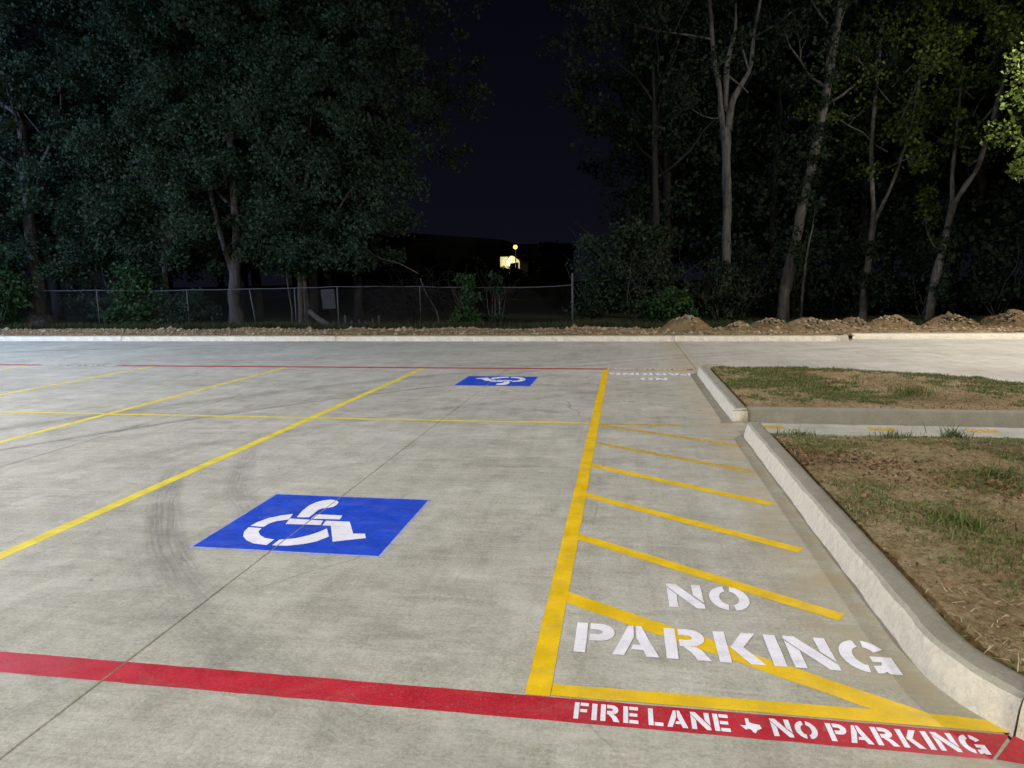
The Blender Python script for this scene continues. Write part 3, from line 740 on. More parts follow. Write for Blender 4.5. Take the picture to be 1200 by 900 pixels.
# ------------------------------------------------------------ dirt strip beyond the kerb
def berm_h(x, y):
    front = 18.27 if x < 5.4 else 19.0
    z = 0.13 + 0.05 * noise.noise(Vector((x * 0.5, y * 0.8, 2))) + 0.06 * max(0, noise.noise(Vector((x * 1.7, y * 1.7, 4)))) + 0.03 * noise.noise(Vector((x * 6, y * 6, 8)))
    z += 0.07 * math.exp(-((y - 19.6) / 0.7) ** 2)
    if y < front + 0.15: z = min(z, 0.12)
    if y < front - 0.01: z = -0.1
    return z
xsv = np.arange(-34, 34.01, 0.125); ysv = np.concatenate([[18.27, 18.3, 18.5, 18.7, 18.9, 19.0], np.arange(19.12, 23.0, 0.12), [23.5, 24.5, 26, 30, 40, 70, 160, 400]])
v = []
for y in ysv:
    for x in xsv: v.append((x, y, berm_h(x, y) if y < 24 else 0.13))
n = len(xsv)
f = np.array([(j * n + i, j * n + i + 1, (j + 1) * n + i + 1, (j + 1) * n + i) for j in range(len(ysv) - 1) for i in range(n - 1)])
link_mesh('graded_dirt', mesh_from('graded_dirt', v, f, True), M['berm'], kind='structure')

pts = []
while len(pts) < 7500:
    x = random.uniform(-26, 13); y = random.uniform(18.4, 20.9)
    if x > 5.4 and y < 19.1: continue
    if random.random() < 0.35 + 0.9 * noise.noise(Vector((x * 0.8, y * 2, 11))): pts.append((x, y, berm_h(x, y) + 0.005))
v, f = lumps(pts, 0.030, 0.75)
link_mesh('dirt_clods', mesh_from('dirt_clods', v, f), M['clod'], kind='stuff', label='loose pale clods scattered over the dirt strip behind the kerb', cat='dirt clods')

def mound(x, y, wx, wy, h, label, seed):
    N = 22; v = []
    for i in range(N):
        for j in range(N):
            a = -1 + 2 * i / (N - 1); b = -1 + 2 * j / (N - 1)
            r = math.hypot(a, b)
            q = Vector((a * 1.5 + seed, b * 1.5, seed * 3))
            k = max(0, 1 - r ** 1.6) * (0.75 + 0.55 * noise.noise(q)) + 0.0
            k += (0.16 * noise.noise(q * 2.6) + 0.09 * noise.noise(q * 6) + 0.05 * noise.noise(q * 13)) * min(1, k * 2.5)
            v.append((a * wx * 0.62, b * wy * 0.62, max(-0.05, k * h * 1.3) - 0.02))
    f = np.array([(i * N + j, (i + 1) * N + j, (i + 1) * N + j + 1, i * N + j + 1) for i in range(N - 1) for j in range(N - 1)])
    t = empty('dirt_mound', (x, y, 0.12), label=label, cat='dirt mound', group='heaps of dug dirt behind the far kerb')
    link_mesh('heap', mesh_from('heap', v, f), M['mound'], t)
    ps = []
    for _ in range(160):
        a = random.gauss(0, 0.40); b = random.gauss(-0.15, 0.40); r = math.hypot(a, b)
        ps.append((a * wx * 0.55, b * wy * 0.55, max(0.0, 1 - r ** 1.6) * h * 1.0))
    vv, ff = lumps(ps, 0.028, 0.8)
    link_mesh('clods', mesh_from('clods', vv, ff), M['clod'], t, kind='stuff')
for i, a in enumerate([
    (1.67, 19.5, 1.45, 1.3, .44, 'isolated tall dirt mound left of the pale forked tree'),
    (3.05, 19.7, 1.0, 1.0, .24, 'low dirt mound between the isolated mound and the wide pair'),
    (3.95, 19.9, 1.3, 1.1, .36, 'rounded dirt mound in front of the leaning tree'),
    (4.85, 19.4, 1.5, 1.1, .37, 'pale lumpy dirt mound just behind the kerb end'),
    (5.75, 20.3, 1.1, 1.0, .27, 'low grassy dirt mound right of the pale lumpy one'),
    (6.25, 20.4, 1.0, 1.0, .31, 'dirt mound in front of the thin forked trunk'),
    (7.15, 20.4, 1.5, 1.1, .38, 'broad dirt mound right of the thin forked trunk'),
    (8.75, 20.5, 1.5, 1.1, .40, 'dirt mound in front of the right forked trunk'),
    (10.3, 20.6, 1.7, 1.2, .44, 'high dirt mound near the right edge of the photo'),
    (11.5, 20.7, 1.7, 1.2, .42, 'dirt mound at the right edge of the photo')]):
    mound(*a, seed=i * 1.7 + 0.4)

# weeds and grass in front of and under the fence
pts = []
while len(pts) < 26000:
    x = random.uniform(-27, 14); y = 20.6 + abs(random.gauss(0, 0.75))
    if y > 24: continue
    if random.random() < 0.45 + noise.noise(Vector((x * 0.7, y, 21))): pts.append((x, y, berm_h(x, y) - 0.01))
v, f = blades(pts, 0.22, 0.007, 0.7)
link_mesh('grass', mesh_from('grass', v, f), M['grass_dark'], kind='stuff', label='rough grass along the foot of the fence and woods', cat='grass')

# ------------------------------------------------------------ chain link fence
fence = empty('chain_link_fence', (-18.4, 22.0, 0.15), label='low chain link fence with a galvanised top rail in front of the woods', cat='fence')
def fpart(name, tb, mat): 
    o = link_mesh(name, tb.mesh(name), mat, fence); o.location = (18.4, -22.0, -0.15); return o
posts = [(-18.38, 0, 1.45, 0), (-14.9, 0.1, 1.42, 0.0), (-12.50, 0.0, 1.44, -0.12), (-10.94, 0, 1.43, 0), (-9.43, 0, 1.47, 0), (-6.59, 0, 1.44, 0), (-3.97, 0, 1.39, 0)]
for x, dx, h, lean in posts:
    tb = Tubes(); tb.add([(x + (0.12 if x == -12.50 else 0), 22, 0.0), (x + (0.12 if x == -12.50 else 0) + lean * 0.8, 22, h * 0.5), (x + (0.12 if x == -12.50 else 0) + lean * 1.6, 22, h)], [0.022] * 3, 8)
    fpart('fence_post', tb, M['galv'])
tb = Tubes(); tb.add([(-1.63, 22, 0), (-1.63, 22, 0.9), (-1.64, 22, 1.80)], [0.033] * 3, 8); tb.add([(-1.64, 22, 0.86), (-1.64, 22, 0.93)], [0.048] * 2, 8); tb.add([(-1.64, 22, 1.40), (-1.64, 22, 1.46)], [0.046] * 2, 8)
fpart('end_post', tb, M['galv'])
rail = [(-23, 1.46), (-20.4, 1.45), (-18.38, 1.45), (-16.6, 1.40), (-14.9, 1.42), (-12.5, 1.43), (-10.94, 1.44), (-9.43, 1.47), (-8.0, 1.46), (-6.59, 1.44), (-5.3, 1.40), (-3.97, 1.385), (-2.8, 1.375), (-1.63, 1.43)]
for a, b in zip(rail[:-1], rail[1:]):
    tb = Tubes(); tb.add([(a[0], 22, a[1]), ((a[0] + b[0]) / 2, 22, (a[1] + b[1]) / 2 - 0.012), (b[0], 22, b[1])], [0.017] * 3, 6, cap=False)
    fpart('top_rail', tb, M['galv'])
# woven wire
def railz(x):
    for a, b in zip(rail[:-1], rail[1:]):
        if a[0] <= x <= b[0]: return a[1] + (b[1] - a[1]) * (x - a[0]) / (b[0] - a[0])
    return 1.4
V = []; F = []; k = 0
x = -23.0
while x < -1.7:
    for s in (-1, 1):
        a = np.array((x, 22 + 0.004 * s, 0.12)); L = 1.28; b = np.array((x + s * L, 22 + 0.004 * s, 0.12 + L))
        if b[0] < -23 or b[0] > -1.66:
            L = (b[0] > -1.66 and -1.66 - x) or (x + 23.0); L = max(0.02, abs(L)); b = np.array((x + s * L, 22 + 0.004 * s, 0.12 + L))
        r = 0.0016
        for p in (a, b):
            V += [p + (0, r, r), p + (0, -r, r), p + (0, 0, -r * 1.4)]
        F += [(k, k + 1, k + 4, k + 3), (k + 1, k + 2, k + 5, k + 4), (k + 2, k, k + 3, k + 5)]; k += 6
    x += 0.085
o = link_mesh('wire_mesh', mesh_from('wire_mesh', V, F), M['galv'], fence, kind='stuff'); o.location = (18.4, -22.0, -0.15)

# ------------------------------------------------------------ trees
def leaves_mesh(name, centres, radii, per, size, squash=0.75):
    """clumps of folded leaf quads around each centre"""
    C_ = np.repeat(np.asarray(centres, float), per, axis=0); R_ = np.repeat(np.asarray(radii, float), per)
    n = len(C_)
    off = rng.normal(0, 1, (n, 3)); off /= (np.linalg.norm(off, axis=1)[:, None] + 1e-9)
    off *= (rng.uniform(0, 1, n) ** 0.45)[:, None] * R_[:, None]; off[:, 2] *= squash
    c = C_ + off
    d = rng.normal(0, 1, (n, 3)) + off / (R_[:, None] + 1e-6) * 0.6 + [0, 0, -0.25]; d /= np.linalg.norm(d, axis=1)[:, None]
    q = np.cross(d, rng.normal(0, 1, (n, 3))); q /= (np.linalg.norm(q, axis=1)[:, None] + 1e-9)
    nn = np.cross(d, q)
    L = size * rng.uniform(0.55, 1.35, n)[:, None]; W = L * rng.uniform(0.28, 0.42, n)[:, None]
    V = np.zeros((n, 4, 3))
    V[:, 0] = c - d * L * 0.5; V[:, 1] = c + q * W + nn * L * 0.10; V[:, 2] = c + d * L * 0.5; V[:, 3] = c - q * W + nn * L * 0.10
    F = np.arange(n)[:, None] * 4 + np.array([0, 1, 2, 3])
    return mesh_from(name, V.reshape(-1, 3), F)

def grow(tb, p, d, L, r, depth, tips, rs, up=0.25, n=5):
    p = np.array(p, float); d = np.array(d, float); pts = [p]; rr = [r]
    steps = 4
    for i in range(steps):
        d = d + np.array([rs.gauss(0, 0.18), rs.gauss(0, 0.18), rs.gauss(0, 0.12) + up * 0.3]); d /= np.linalg.norm(d)
        p = p + d * L / steps; pts.append(p); rr.append(r * (1 - 0.55 * (i + 1) / steps))
    tb.add(pts, rr, n, cap=False)
    if depth == 0:
        tips.append(pts[-1]); tips.append(pts[-2]); return
    tips.append(pts[-1])
    for k in range(rs.choice((2, 3, 3))):
        q = pts[rs.choice((2, 3, 4))]
        a = rs.uniform(0, 6.283); nd = d * 0.55 + np.array([math.cos(a), math.sin(a), rs.uniform(-0.1, 0.55)]) * 0.75; nd /= np.linalg.norm(nd)
        grow(tb, q, nd, L * rs.uniform(0.55, 0.8), rr[3] * 0.62, depth - 1, tips, rs, up, max(3, n - 1))

def tree(name, x, y, stems, crown, label, bark, leaf, seed, cat='tree', group=None, leaf_n=60, leaf_size=0.13, clump=0.55, limbs=None, ivy=None, thin=1.0):
    """stems: list of (points, radii) relative to the base; crown: (rx, ry, z0, z1, count of clumps)"""
    rs = random.Random(seed)
    t = empty(name, (x, y, 0.05), label=label, cat=cat, group=group)
    tips = []
    for k, (pts, rads) in enumerate(stems):
        tb = Tubes(); P, R_ = smooth_path(pts, [q * thin for q in rads], 4); tb.add(P, R_, 12, rough=0.42)
        link_mesh('trunk' if k == 0 or pts[0][2] < 0.3 else 'limb', tb.mesh('trunk'), bark, t)
    if limbs:
        tb = Tubes()
        for (p, d, L, r, dep) in limbs: grow(tb, p, d, L, r, dep, tips, rs)
        link_mesh('branches', tb.mesh('branches'), bark, t)
    cen = [tuple(q) for q in tips]; rad = [clump * rs.uniform(0.7, 1.25) for _ in cen]
    if crown:
        rx, ry, z0, z1, cnt, cx = crown
        for _ in range(cnt):
            a = rs.uniform(0, 6.283); zz = rs.uniform(0, 1); prof = math.sin(math.pi * min(1, zz * 0.80 + 0.16)) ** 0.6
            r = (rs.random() ** 0.42) * prof
            cen.append((cx + rx * r * math.cos(a), ry * r * math.sin(a), z0 + (z1 - z0) * zz)); rad.append(clump * rs.uniform(0.55, 1.4))
    if ivy:
        P, _ = smooth_path(*stems[0], 4); ic = []
        for (a, b, cnt, rr) in ivy:
            for _ in range(cnt):
                q = P[int(rs.uniform(a, b) * (len(P) - 1))]; ic.append((q[0] + rs.gauss(0, rr), q[1] + rs.gauss(-.1, rr), q[2] + rs.gauss(0, .15)))
        link_mesh('ivy', leaves_mesh('ivy', ic, [.22 * rs.uniform(.6, 1.3) for _ in ic], 34, .11), M['leaf_deep'], t)
    if cen:
        link_mesh('crown', leaves_mesh('crown', cen, rad, leaf_n, leaf_size), leaf, t)
    return t

woods = 'trees at the edge of the woods'
def std_limbs(z, n, L, r, dep, rs, spread=0.9, x=0.0, y=0.0, zr=3.0):
    o = []
    for i in range(n):
        a = i * 2.4 + rs.uniform(-0.4, 0.4); k = i / max(1, n - 1)
        o.append(((x, y, z + zr * k), (math.cos(a) * spread, math.sin(a) * spread, 0.5 + 0.5 * k), L * (1.1 - 0.3 * k), r * (1 - 0.4 * k), dep))
    return o
RS = random.Random(3)
tree('broadleaf_tree', -21.3, 22.6, [([(0.15, 0, 0), (-0.05, 0, .45), (0.02, 0, 1.0), (.10, 0, 1.7), (-.05, 0, 4.0), (0.1, 0, 6.8), (-0.3, 0.1, 9)], [.62, .36, .25, .20, .19, .15, .1]),
      ([(0.0, 0, 5.6), (0.25, -.1, 6.6), (.12, -.1, 7.5), (-.4, -.1, 7.9), (-1.1, 0, 8.1)], [.11, .10, .09, .08, .06])],
     (4.0, 2.6, 1.9, 13.5, 300, -0.3), 'thick trunked leafy tree with a flared base at the left edge of the woods', M['bark_dark'], M['leaf'], 11, group=woods,
     limbs=std_limbs(4.5, 7, 3.2, .09, 1, RS), leaf_n=185, leaf_size=.12)
tree('broadleaf_tree', -16.3, 22.9, [([(0, 0, 0), (.03, 0, .5), (-.02, 0, 1.4), (.1, 0, 4), (.2, 0, 8)], [.15, .12, .10, .10, .06])],
     (3.2, 2.4, 1.9, 13.5, 250, 0), 'leafy tree with a slim dark trunk between the flared tree and the forked one', M['bark_dark'], M['leaf'], 12, group=woods,
     limbs=std_limbs(3, 7, 2.8, .06, 1, RS), leaf_n=185, leaf_size=.12)
tree('broadleaf_tree', -13.42, 22.5, [([(0, 0, 0), (0, 0, .3), (.0, 0, 1.2), (.08, 0, 2.0), (.22, 0, 3.0), (.25, 0, 6), (0.2, 0, 9)], [.29, .23, .21, .19, .13, .12, .07]),
      ([(.0, 0, 1.95), (-.12, 0, 2.4), (-.3, 0, 3.0), (-.6, 0, 4.6), (-1.0, .1, 7)], [.12, .10, .09, .08, .04])],
     (3.4, 2.6, 2.4, 13.5, 330, 0), 'leafy tree with a straight grey trunk forking low, behind the leaning fence post', M['bark_dark'], M['leaf'], 13, group=woods,
     limbs=std_limbs(3.8, 7, 2.8, .08, 1, RS), leaf_n=185, leaf_size=.12)
tree('broadleaf_tree', -10.95, 22.6, [([(-.08, 0, 0), (-.09, 0, .8), (-.06, 0, 1.8), (-.1, 0, 3.2), (0, 0, 7)], [.12, .10, .09, .08, .05]),
      ([(.12, 0, 0), (.12, 0, .8), (.08, 0, 1.8), (.12, 0, 3.4), (.6, 0, 6.5)], [.10, .08, .075, .07, .04])],
     (3.7, 2.4, 2.1, 13.5, 330, 1.0), 'twin stemmed leafy tree behind the fence, nearest the open dark sky', M['bark_dark'], M['leaf'], 14, group=woods,
     limbs=std_limbs(3, 7, 2.6, .06, 1, RS, x=0.2), leaf_n=170, leaf_size=.12)
tree('young_tree', -11.2, 22.2, [([(0, 0, 0), (.02, 0, .7), (-.08, 0, 1.6), (-.1, 0, 2.4)], [.035, .03, .026, .015])],
     (0.8, 0.6, 2.0, 3.2, 12, 0), 'thin bare stemmed young tree just left of the twin stemmed tree', M['bark_dark'], M['leaf_bright'], 15, group=woods, leaf_n=60)
# low leafy growth hanging at fence height on the left
def bush(x, y, rx, ry, h, cnt, label, leaf, seed, size=0.10, clump=0.28, per=60, name='bush'):
    rs = random.Random(seed); t = empty(name, (x, y, 0.12), label=label, cat='bush', group='bushes along the fence and woods')
    tb = Tubes(); tips = []
    for k in range(7):
        a = rs.uniform(0, 6.28); grow(tb, (rs.uniform(-.15, .15), rs.uniform(-.1, .1), 0), (math.cos(a) * .4 * rx, math.sin(a) * .3, 1), h * .75, .018, 1, tips, rs, n=4)
    link_mesh('stems', tb.mesh('stems'), M['bark_dark'], t)
    cen = []; rad = []
    for _ in range(cnt):
        a = rs.uniform(0, 6.28); r = rs.random() ** .5; z = rs.uniform(.08, 1); k = math.sqrt(max(0.08, 1 - (z * .95) ** 2))
        cen.append((rx * r * k * math.cos(a), ry * r * k * math.sin(a), z * h)); rad.append(clump * rs.uniform(.6, 1.4))
    link_mesh('foliage', leaves_mesh('foliage', cen, rad, per, size), leaf, t)
bush(-21.9, 21.4, 1.6, 0.7, 2.7, 70, 'tall leafy bush at the left edge in front of the flared trunk', M['leaf_bright'], 31, 0.13, .38)
bush(-18.9, 22.9, 1.4, 0.7, 3.3, 60, 'leafy bush behind the fence right of the flared trunk', M['leaf'], 32, 0.13, .36)
bush(-17.0, 22.3, 1.1, 0.6, 2.1, 50, 'broad leaved bush drooping over the fence rail', M['leaf_bright'], 33, 0.14, .34)
bush(-15.2, 22.5, 1.0, 0.6, 1.2, 36, 'low dark bush in front of the fence left of the forked trunk', M['leaf'], 34, 0.11, .28)
bush(-4.95, 21.7, 0.50, 0.4, 1.72, 34, 'upright bright green bush in front of the fence in the middle', M['leaf_bright'], 35, 0.10, .22, 55)
bush(-4.1, 21.9, 0.30, 0.3, 1.65, 12, 'narrow grey bush right of the bright green one', M['leaf'], 36, 0.09, .18, 40)
bush(0.3, 23.0, 1.7, 0.9, 3.1, 95, 'large dark bush right of the fence end post', M['leaf_mid'], 37, 0.13, .42, 60)
bush(-1.0, 23.4, 0.9, 0.7, 2.9, 30, 'loose dark bush behind the fence end post', M['leaf'], 38, 0.12, .36, 50)
bush(1.4, 22.1, 0.9, 0.6, 1.15, 40, 'low leafy bush behind the isolated dirt mound', M['leaf_bright'], 39, 0.12, .28, 45)
bush(2.9, 23.1, 1.1, 0.7, 1.9, 40, 'dark bush around the foot of the pale forked tree', M['leaf_deep'], 40, 0.12, .32, 50)
# bare tangled vines on the fence
t = empty('tangled_vines', (-6.9, 22.05, 0.1), label='bare tangled vines heaped over the fence rail', cat='vines')
tb = Tubes(); rs = random.Random(5)
for k in range(120):
    x0 = rs.gauss(0, .55); p = np.array((x0, rs.uniform(-.25, .3), rs.uniform(0, .6))); pts = [p]; d = np.array((rs.gauss(0, .4), rs.gauss(0, .15), 1.0))
    for i in range(7):
        d = d + np.array((rs.gauss(0, .42), rs.gauss(0, .15), -0.02 - 0.10 * i)); d /= np.linalg.norm(d); p = p + d * .30; p[2] = max(p[2], .05); pts.append(p)
    tb.add(pts, [.010 * (1 - i / 11) for i in range(8)], 3, cap=False)
link_mesh('vine_stems', tb.mesh('vine_stems'), M['bark_deep'], t)
tb = Tubes()
tb.add(*smooth_path([(.35, -.1, 1.6), (.55, -.1, 1.1), (.9, -.15, .5), (.95, -.15, 0)], [.02, .025, .03, .035]), 5)
tb.add(*smooth_path([(.3, -.1, 1.75), (-.4, 0, 2.1), (-1.2, .1, 2.35), (-2.0, .1, 3.0)], [.02, .018, .016, .01]), 5)
link_mesh('thick_vine', tb.mesh('thick_vine'), M['bark_dark'], t)

# leaning log and board by the twin stemmed tree
tb = Tubes(); tb.add(*smooth_path([(-.35, 0, .55), (0, -.1, .30), (.42, -.2, .06)], [.09, .10, .11]), 8, rough=.15)
link_mesh('fallen_log', tb.mesh('fallen_log'), M['bark_dark'], loc=(-10.05, 21.9, .12), label='short fallen log leaning beside the twin stemmed tree', cat='log')
bm = bmesh.new(); box(bm, -.24, .24, -.02, .02, 0, .66); bmesh.ops.bevel(bm, geom=bm.edges[:], offset=.006, segments=1)
o = link_mesh('board', bm_mesh('board', bm), M['board'], loc=(-10.0, 22.6, .72), label='square grey board standing behind the fence', cat='board'); o.rotation_euler = (0.05, -.04, 0)
rs = random.Random(8)
for k in range(7):
    bm = bmesh.new(); h = rs.uniform(.2, .42); box(bm, -.035, .035, -.012, .012, 0, h)
    o = link_mesh('stake', bm_mesh('stake', bm), M['board'], loc=(-9.3 + k * .23 + rs.uniform(-.05, .05), 21.75 + rs.uniform(-.1, .1), .12),
                  label='short grey stake before the fence, %s' % ('leftmost', 'second from the left', 'third from the left', 'in the middle of the row', 'third from the right', 'second from the right', 'rightmost')[k], cat='stake', group='short stakes before the fence')
    o.rotation_euler = (rs.uniform(-.1, .1), rs.uniform(-.25, .25), rs.uniform(-.5, .5))

# right side trees
tree('forked_tree', 3.32, 24.0, [([(0, 0, -.1), (-.03, 0, 1.2), (-.05, 0, 3.0), (-.12, 0, 5.0), (-.22, 0, 6.3)], [.24, .19, .18, .175, .19]),
      ([(-.25, 0, 6.2), (-.36, 0, 6.9), (-.42, 0, 7.5), (-.58, 0, 8.2), (-.70, 0, 9.2), (-.9, 0, 11)], [.13, .10, .085, .09, .08, .05]),
      ([(-.10, 0, 6.2), (-.02, 0, 7.0), (.25, 0, 7.6), (.50, 0, 8.1), (.58, 0, 9.0), (.8, 0, 10.5)], [.15, .13, .09, .08, .07, .04]),
      ([(-.20, 0, 6.8), (-.22, 0, 7.6), (-.18, 0, 8.4), (.0, 0, 9.2), (0, 0, 10)], [.08, .10, .09, .05, .03]),
      ([(.5, 0, 7.9), (.25, -.1, 8.6), (.2, -.1, 9.3)], [.04, .035, .02]), ([(-.2, 0, 7.9), (.25, -.1, 7.5), (.45, -.1, 7.3)], [.04, .025, .015])],
     (3.2, 2.2, 8.8, 13.5, 60, -.6), 'tall pale tree whose bare broken trunk splits high into several limbs', M['bark_pale'], M['leaf_deep'], 51, group=woods, thin=0.82, leaf_n=55,
     ivy=[(0, .30, 26, .16), (.42, .48, 4, .12)], limbs=[((-.25, 0, 6.6), (-1, -.2, -.2), 1.4, .025, 1), ((-.7, 0, 9), (-1, 0, .2), 2.4, .04, 2), ((.6, 0, 9), (1, 0, .4), 2.0, .04, 2)], clump=.45)
tree('leaning_tree', 5.08, 24.0, [([(0, 0, -.1), (.08, 0, 1.0), (.32, 0, 2.6), (.62, 0, 4.4), (.92, 0, 6.2), (1.15, 0, 8), (1.36, 0, 10), (1.6, 0, 13)], [.27, .21, .19, .17, .15, .13, .11, .06])],
     (2.8, 2.2, 7.5, 14, 60, 1.6), 'tall tree with a grey trunk leaning to the right', M['bark_pale'], M['leaf_deep'], 52, group=woods, thin=0.82, ivy=[(.28, .34, 8, .12), (.42, .70, 34, .14)], leaf_n=50,
     limbs=std_limbs(6.8, 6, 2.2, .05, 1, RS, x=1.0), clump=.45)
tree('young_tree', 5.72, 24.1, [([(0, 0, 0), (.02, 0, 1.2), (.1, 0, 2.4), (.25, 0, 3.2)], [.05, .045, .035, .02])],
     None, 'thin young stem just right of the leaning trunk', M['bark_pale'], M['leaf'], 53, group=woods, limbs=[((.2, 0, 3), (.3, 0, 1), .8, .015, 1)], leaf_n=14, clump=.3)
tree('forked_tree', 7.86, 25.0, [([(0, 0, -.1), (.05, 0, .9), (.12, 0, 2.2), (.20, 0, 3.3)], [.18, .14, .12, .13]),
      ([(.18, 0, 3.2), (.16, 0, 3.9), (.05, 0, 4.9), (0, 0, 6.5), (.1, 0, 9)], [.10, .09, .08, .07, .04]),
      ([(.20, 0, 3.25), (.48, 0, 3.9), (.82, 0, 4.9), (1.2, 0, 6.6), (1.4, 0, 9)], [.08, .07, .065, .05, .03])],
     (2.2, 1.8, 4.9, 10, 62, .6), 'slender grey tree forking into a narrow V, left of the last forked trunk', M['bark_pale'], M['leaf_yellow'], 54, group=woods, thin=0.82, ivy=[(.40, .55, 10, .13), (.70, .82, 6, .10)], leaf_n=55,
     limbs=std_limbs(5, 6, 2.0, .04, 1, RS, x=.5, zr=2.5), clump=.42)
tree('forked_tree', 9.92, 25.0, [([(0, 0, -.1), (.10, 0, 1.0), (.30, 0, 2.4), (.52, 0, 3.8)], [.21, .16, .14, .13]),
      ([(.5, 0, 3.7), (.46, 0, 4.3), (.42, 0, 5.1), (.5, 0, 8)], [.09, .08, .07, .04]),
      ([(.52, 0, 3.75), (.80, 0, 4.3), (1.16, 0, 4.95), (1.45, 0, 6.2), (1.62, 0, 7.2), (2.0, 0, 9)], [.11, .105, .09, .08, .08, .05])],
     (2.4, 1.9, 5.2, 10.5, 72, .6), 'right forked tree with a curved grey trunk behind the dirt mounds', M['bark_pale'], M['leaf_yellow'], 55, group=woods, thin=0.82, ivy=[(.35, .46, 8, .12), (.62, .80, 9, .12)], leaf_n=60,
     limbs=std_limbs(5, 6, 2.2, .04, 1, RS, x=.9, zr=2.5) + [((.3, 0, 2.3), (-.8, -.3, .4), 1.4, .025, 1)], clump=.42)
tree('roadside_tree', 11.9, 19.2, [([(0, 0, 0), (-.05, 0, 2), (.05, 0, 4), (0, 0, 7)], [.20, .16, .14, .07])],
     (2.6, 2.0, 3.9, 8.5, 115, -.5), 'bright green leafy tree under the lamp at the right edge of the photo', M['bark_dark'], M['leaf_lit'], 56, group=woods, leaf_n=75,
     limbs=std_limbs(3.8, 6, 2.0, .05, 1, RS, x=0, zr=2.5), clump=.42, leaf_size=.11)

# curled dead leaves and crumbs, thick in one band across the near island
def band(x, y):
    return max(0, 1 - abs(y - (5.75 - 0.55 * (x - 1.8))) / 0.6)
pts = scatter(ISL1, 4600, island_h, lambda x, y: random.random() < 0.03 + band(x, y) * max(0.05, 0.5 + patch(x, y, 5)))
L_ = leaves_mesh('leaf_litter', [(a, b, c + 0.010) for a, b, c in pts], [0.012] * len(pts), 1, 0.030)
link_mesh('leaf_litter', L_, M['litter'], kind='stuff', label='brown curled leaf litter in a band across the near planted island', cat='leaf litter')
for (P, n, nm) in ((ISL1, 9000, 'near'), (ISL2, 4000, 'far')):
    pts = scatter(P, n, island_h, lambda x, y: True)
    v, f = lumps([(a, b, c + 0.004) for a, b, c in pts], 0.0052, 0.7)
    link_mesh('soil_crumbs', mesh_from('soil_crumbs', v, f), M['clod'], kind='stuff', label='pale soil crumbs and pebbles on the %s planted island' % nm, cat='soil crumbs')

# deeper woods: shared meshes, one object per tree
protos = []
for k in range(4):
    rs = random.Random(70 + k); tb = Tubes()
    P, R_ = smooth_path([(0, 0, 0), (rs.uniform(-.2, .2), 0, 2.5), (rs.uniform(-.5, .5), 0, 6), (rs.uniform(-.6, .6), 0, 10)], [.22, .17, .13, .06], 3)
    tb.add(P, R_, 7); tips = []
    for (p, d, L, r, dep) in std_limbs(3.5, 6, 2.6, .06, 1, rs, zr=5): grow(tb, p, d, L, r, dep, tips, rs, n=4)
    cen = [tuple(q) for q in tips]; rad = [.6] * len(cen)
    for _ in range(150):
        a = rs.uniform(0, 6.28); z = rs.uniform(0, 1); pr = math.sin(math.pi * min(1, z * .78 + .18)) ** .6; r = rs.random() ** .4 * pr
        cen.append((3.2 * r * math.cos(a), 2.6 * r * math.sin(a), 2.2 + 10.5 * z)); rad.append(rs.uniform(.4, .9))
    protos.append((tb.mesh('trunk'), leaves_mesh('crown', cen, rad, 70, .17)))
spots = [(-27.5, 26), (-24.5, 27), (-22.2, 29), (-19.2, 27), (-17.4, 30), (-15.3, 27.5), (-13.2, 30), (-12.6, 26.8), (-26, 33), (-21, 34), (-16, 34.5),
         (1.6, 29), (3.6, 31), (5.6, 28.5), (7.0, 31), (9.0, 28.8), (10.8, 31), (12.6, 28), (14.2, 30), (15.5, 25), (4.8, 35), (9.8, 35.5), (14.8, 35), (2.0, 36)]
where = ['left edge of the woods', 'left woods', 'deep left woods', 'left woods behind the fence', 'far left woods']
for i, (x, y) in enumerate(spots):
    tm, cm = protos[i % 4]
    side = 'left' if x < 0 else 'right'
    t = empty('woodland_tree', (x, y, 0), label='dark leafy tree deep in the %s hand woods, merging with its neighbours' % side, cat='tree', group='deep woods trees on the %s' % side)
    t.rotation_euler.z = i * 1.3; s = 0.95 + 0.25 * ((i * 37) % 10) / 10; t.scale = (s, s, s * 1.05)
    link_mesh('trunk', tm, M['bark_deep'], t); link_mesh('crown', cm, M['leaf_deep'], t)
tree('broadleaf_tree', -9.6, 24.2, [([(0, 0, 0), (.05, 0, 2), (.3, 0, 5), (.6, 0, 9)], [.16, .13, .11, .06])], (3.6, 2.2, 5.5, 14.5, 120, 1.9), 'dark leafy tree whose crown fades into the open sky gap from the left', M['bark_deep'], M['leaf_mid'], 61, group=woods,
     limbs=std_limbs(5, 6, 3.0, .06, 2, RS, x=.4), leaf_n=40, leaf_size=.15, clump=.5)
tree('broadleaf_tree', 1.2, 25.6, [([(0, 0, 0), (-.05, 0, 2), (-.2, 0, 5), (-.3, 0, 9)], [.17, .14, .11, .06])], (3.4, 2.2, 6.0, 14.5, 110, -.8), 'dark leafy tree whose crown fades into the open sky gap from the right', M['bark_deep'], M['leaf_deep'], 62, group=woods,
     limbs=std_limbs(5, 6, 2.8, .06, 2, RS, x=-.2), leaf_n=40, leaf_size=.15, clump=.5)
# undergrowth behind the right trees
for i, (x, y, h) in enumerate([(4.2, 26.6, 2.2), (6.2, 26.8, 2.6), (8.3, 27, 2.4), (10.6, 27, 2.6), (12.6, 26.2, 2.8)]):
    bush(x, y, 1.5, .8, h, 45, ('dark undergrowth bush behind the pale forked tree', 'dark undergrowth bush behind the leaning trunk', 'dark undergrowth bush behind the slender forked tree',
         'dark undergrowth bush behind the right forked tree', 'dark undergrowth bush at the right edge of the photo')[i], M['leaf_deep'], 90 + i, .15, .45, 45)

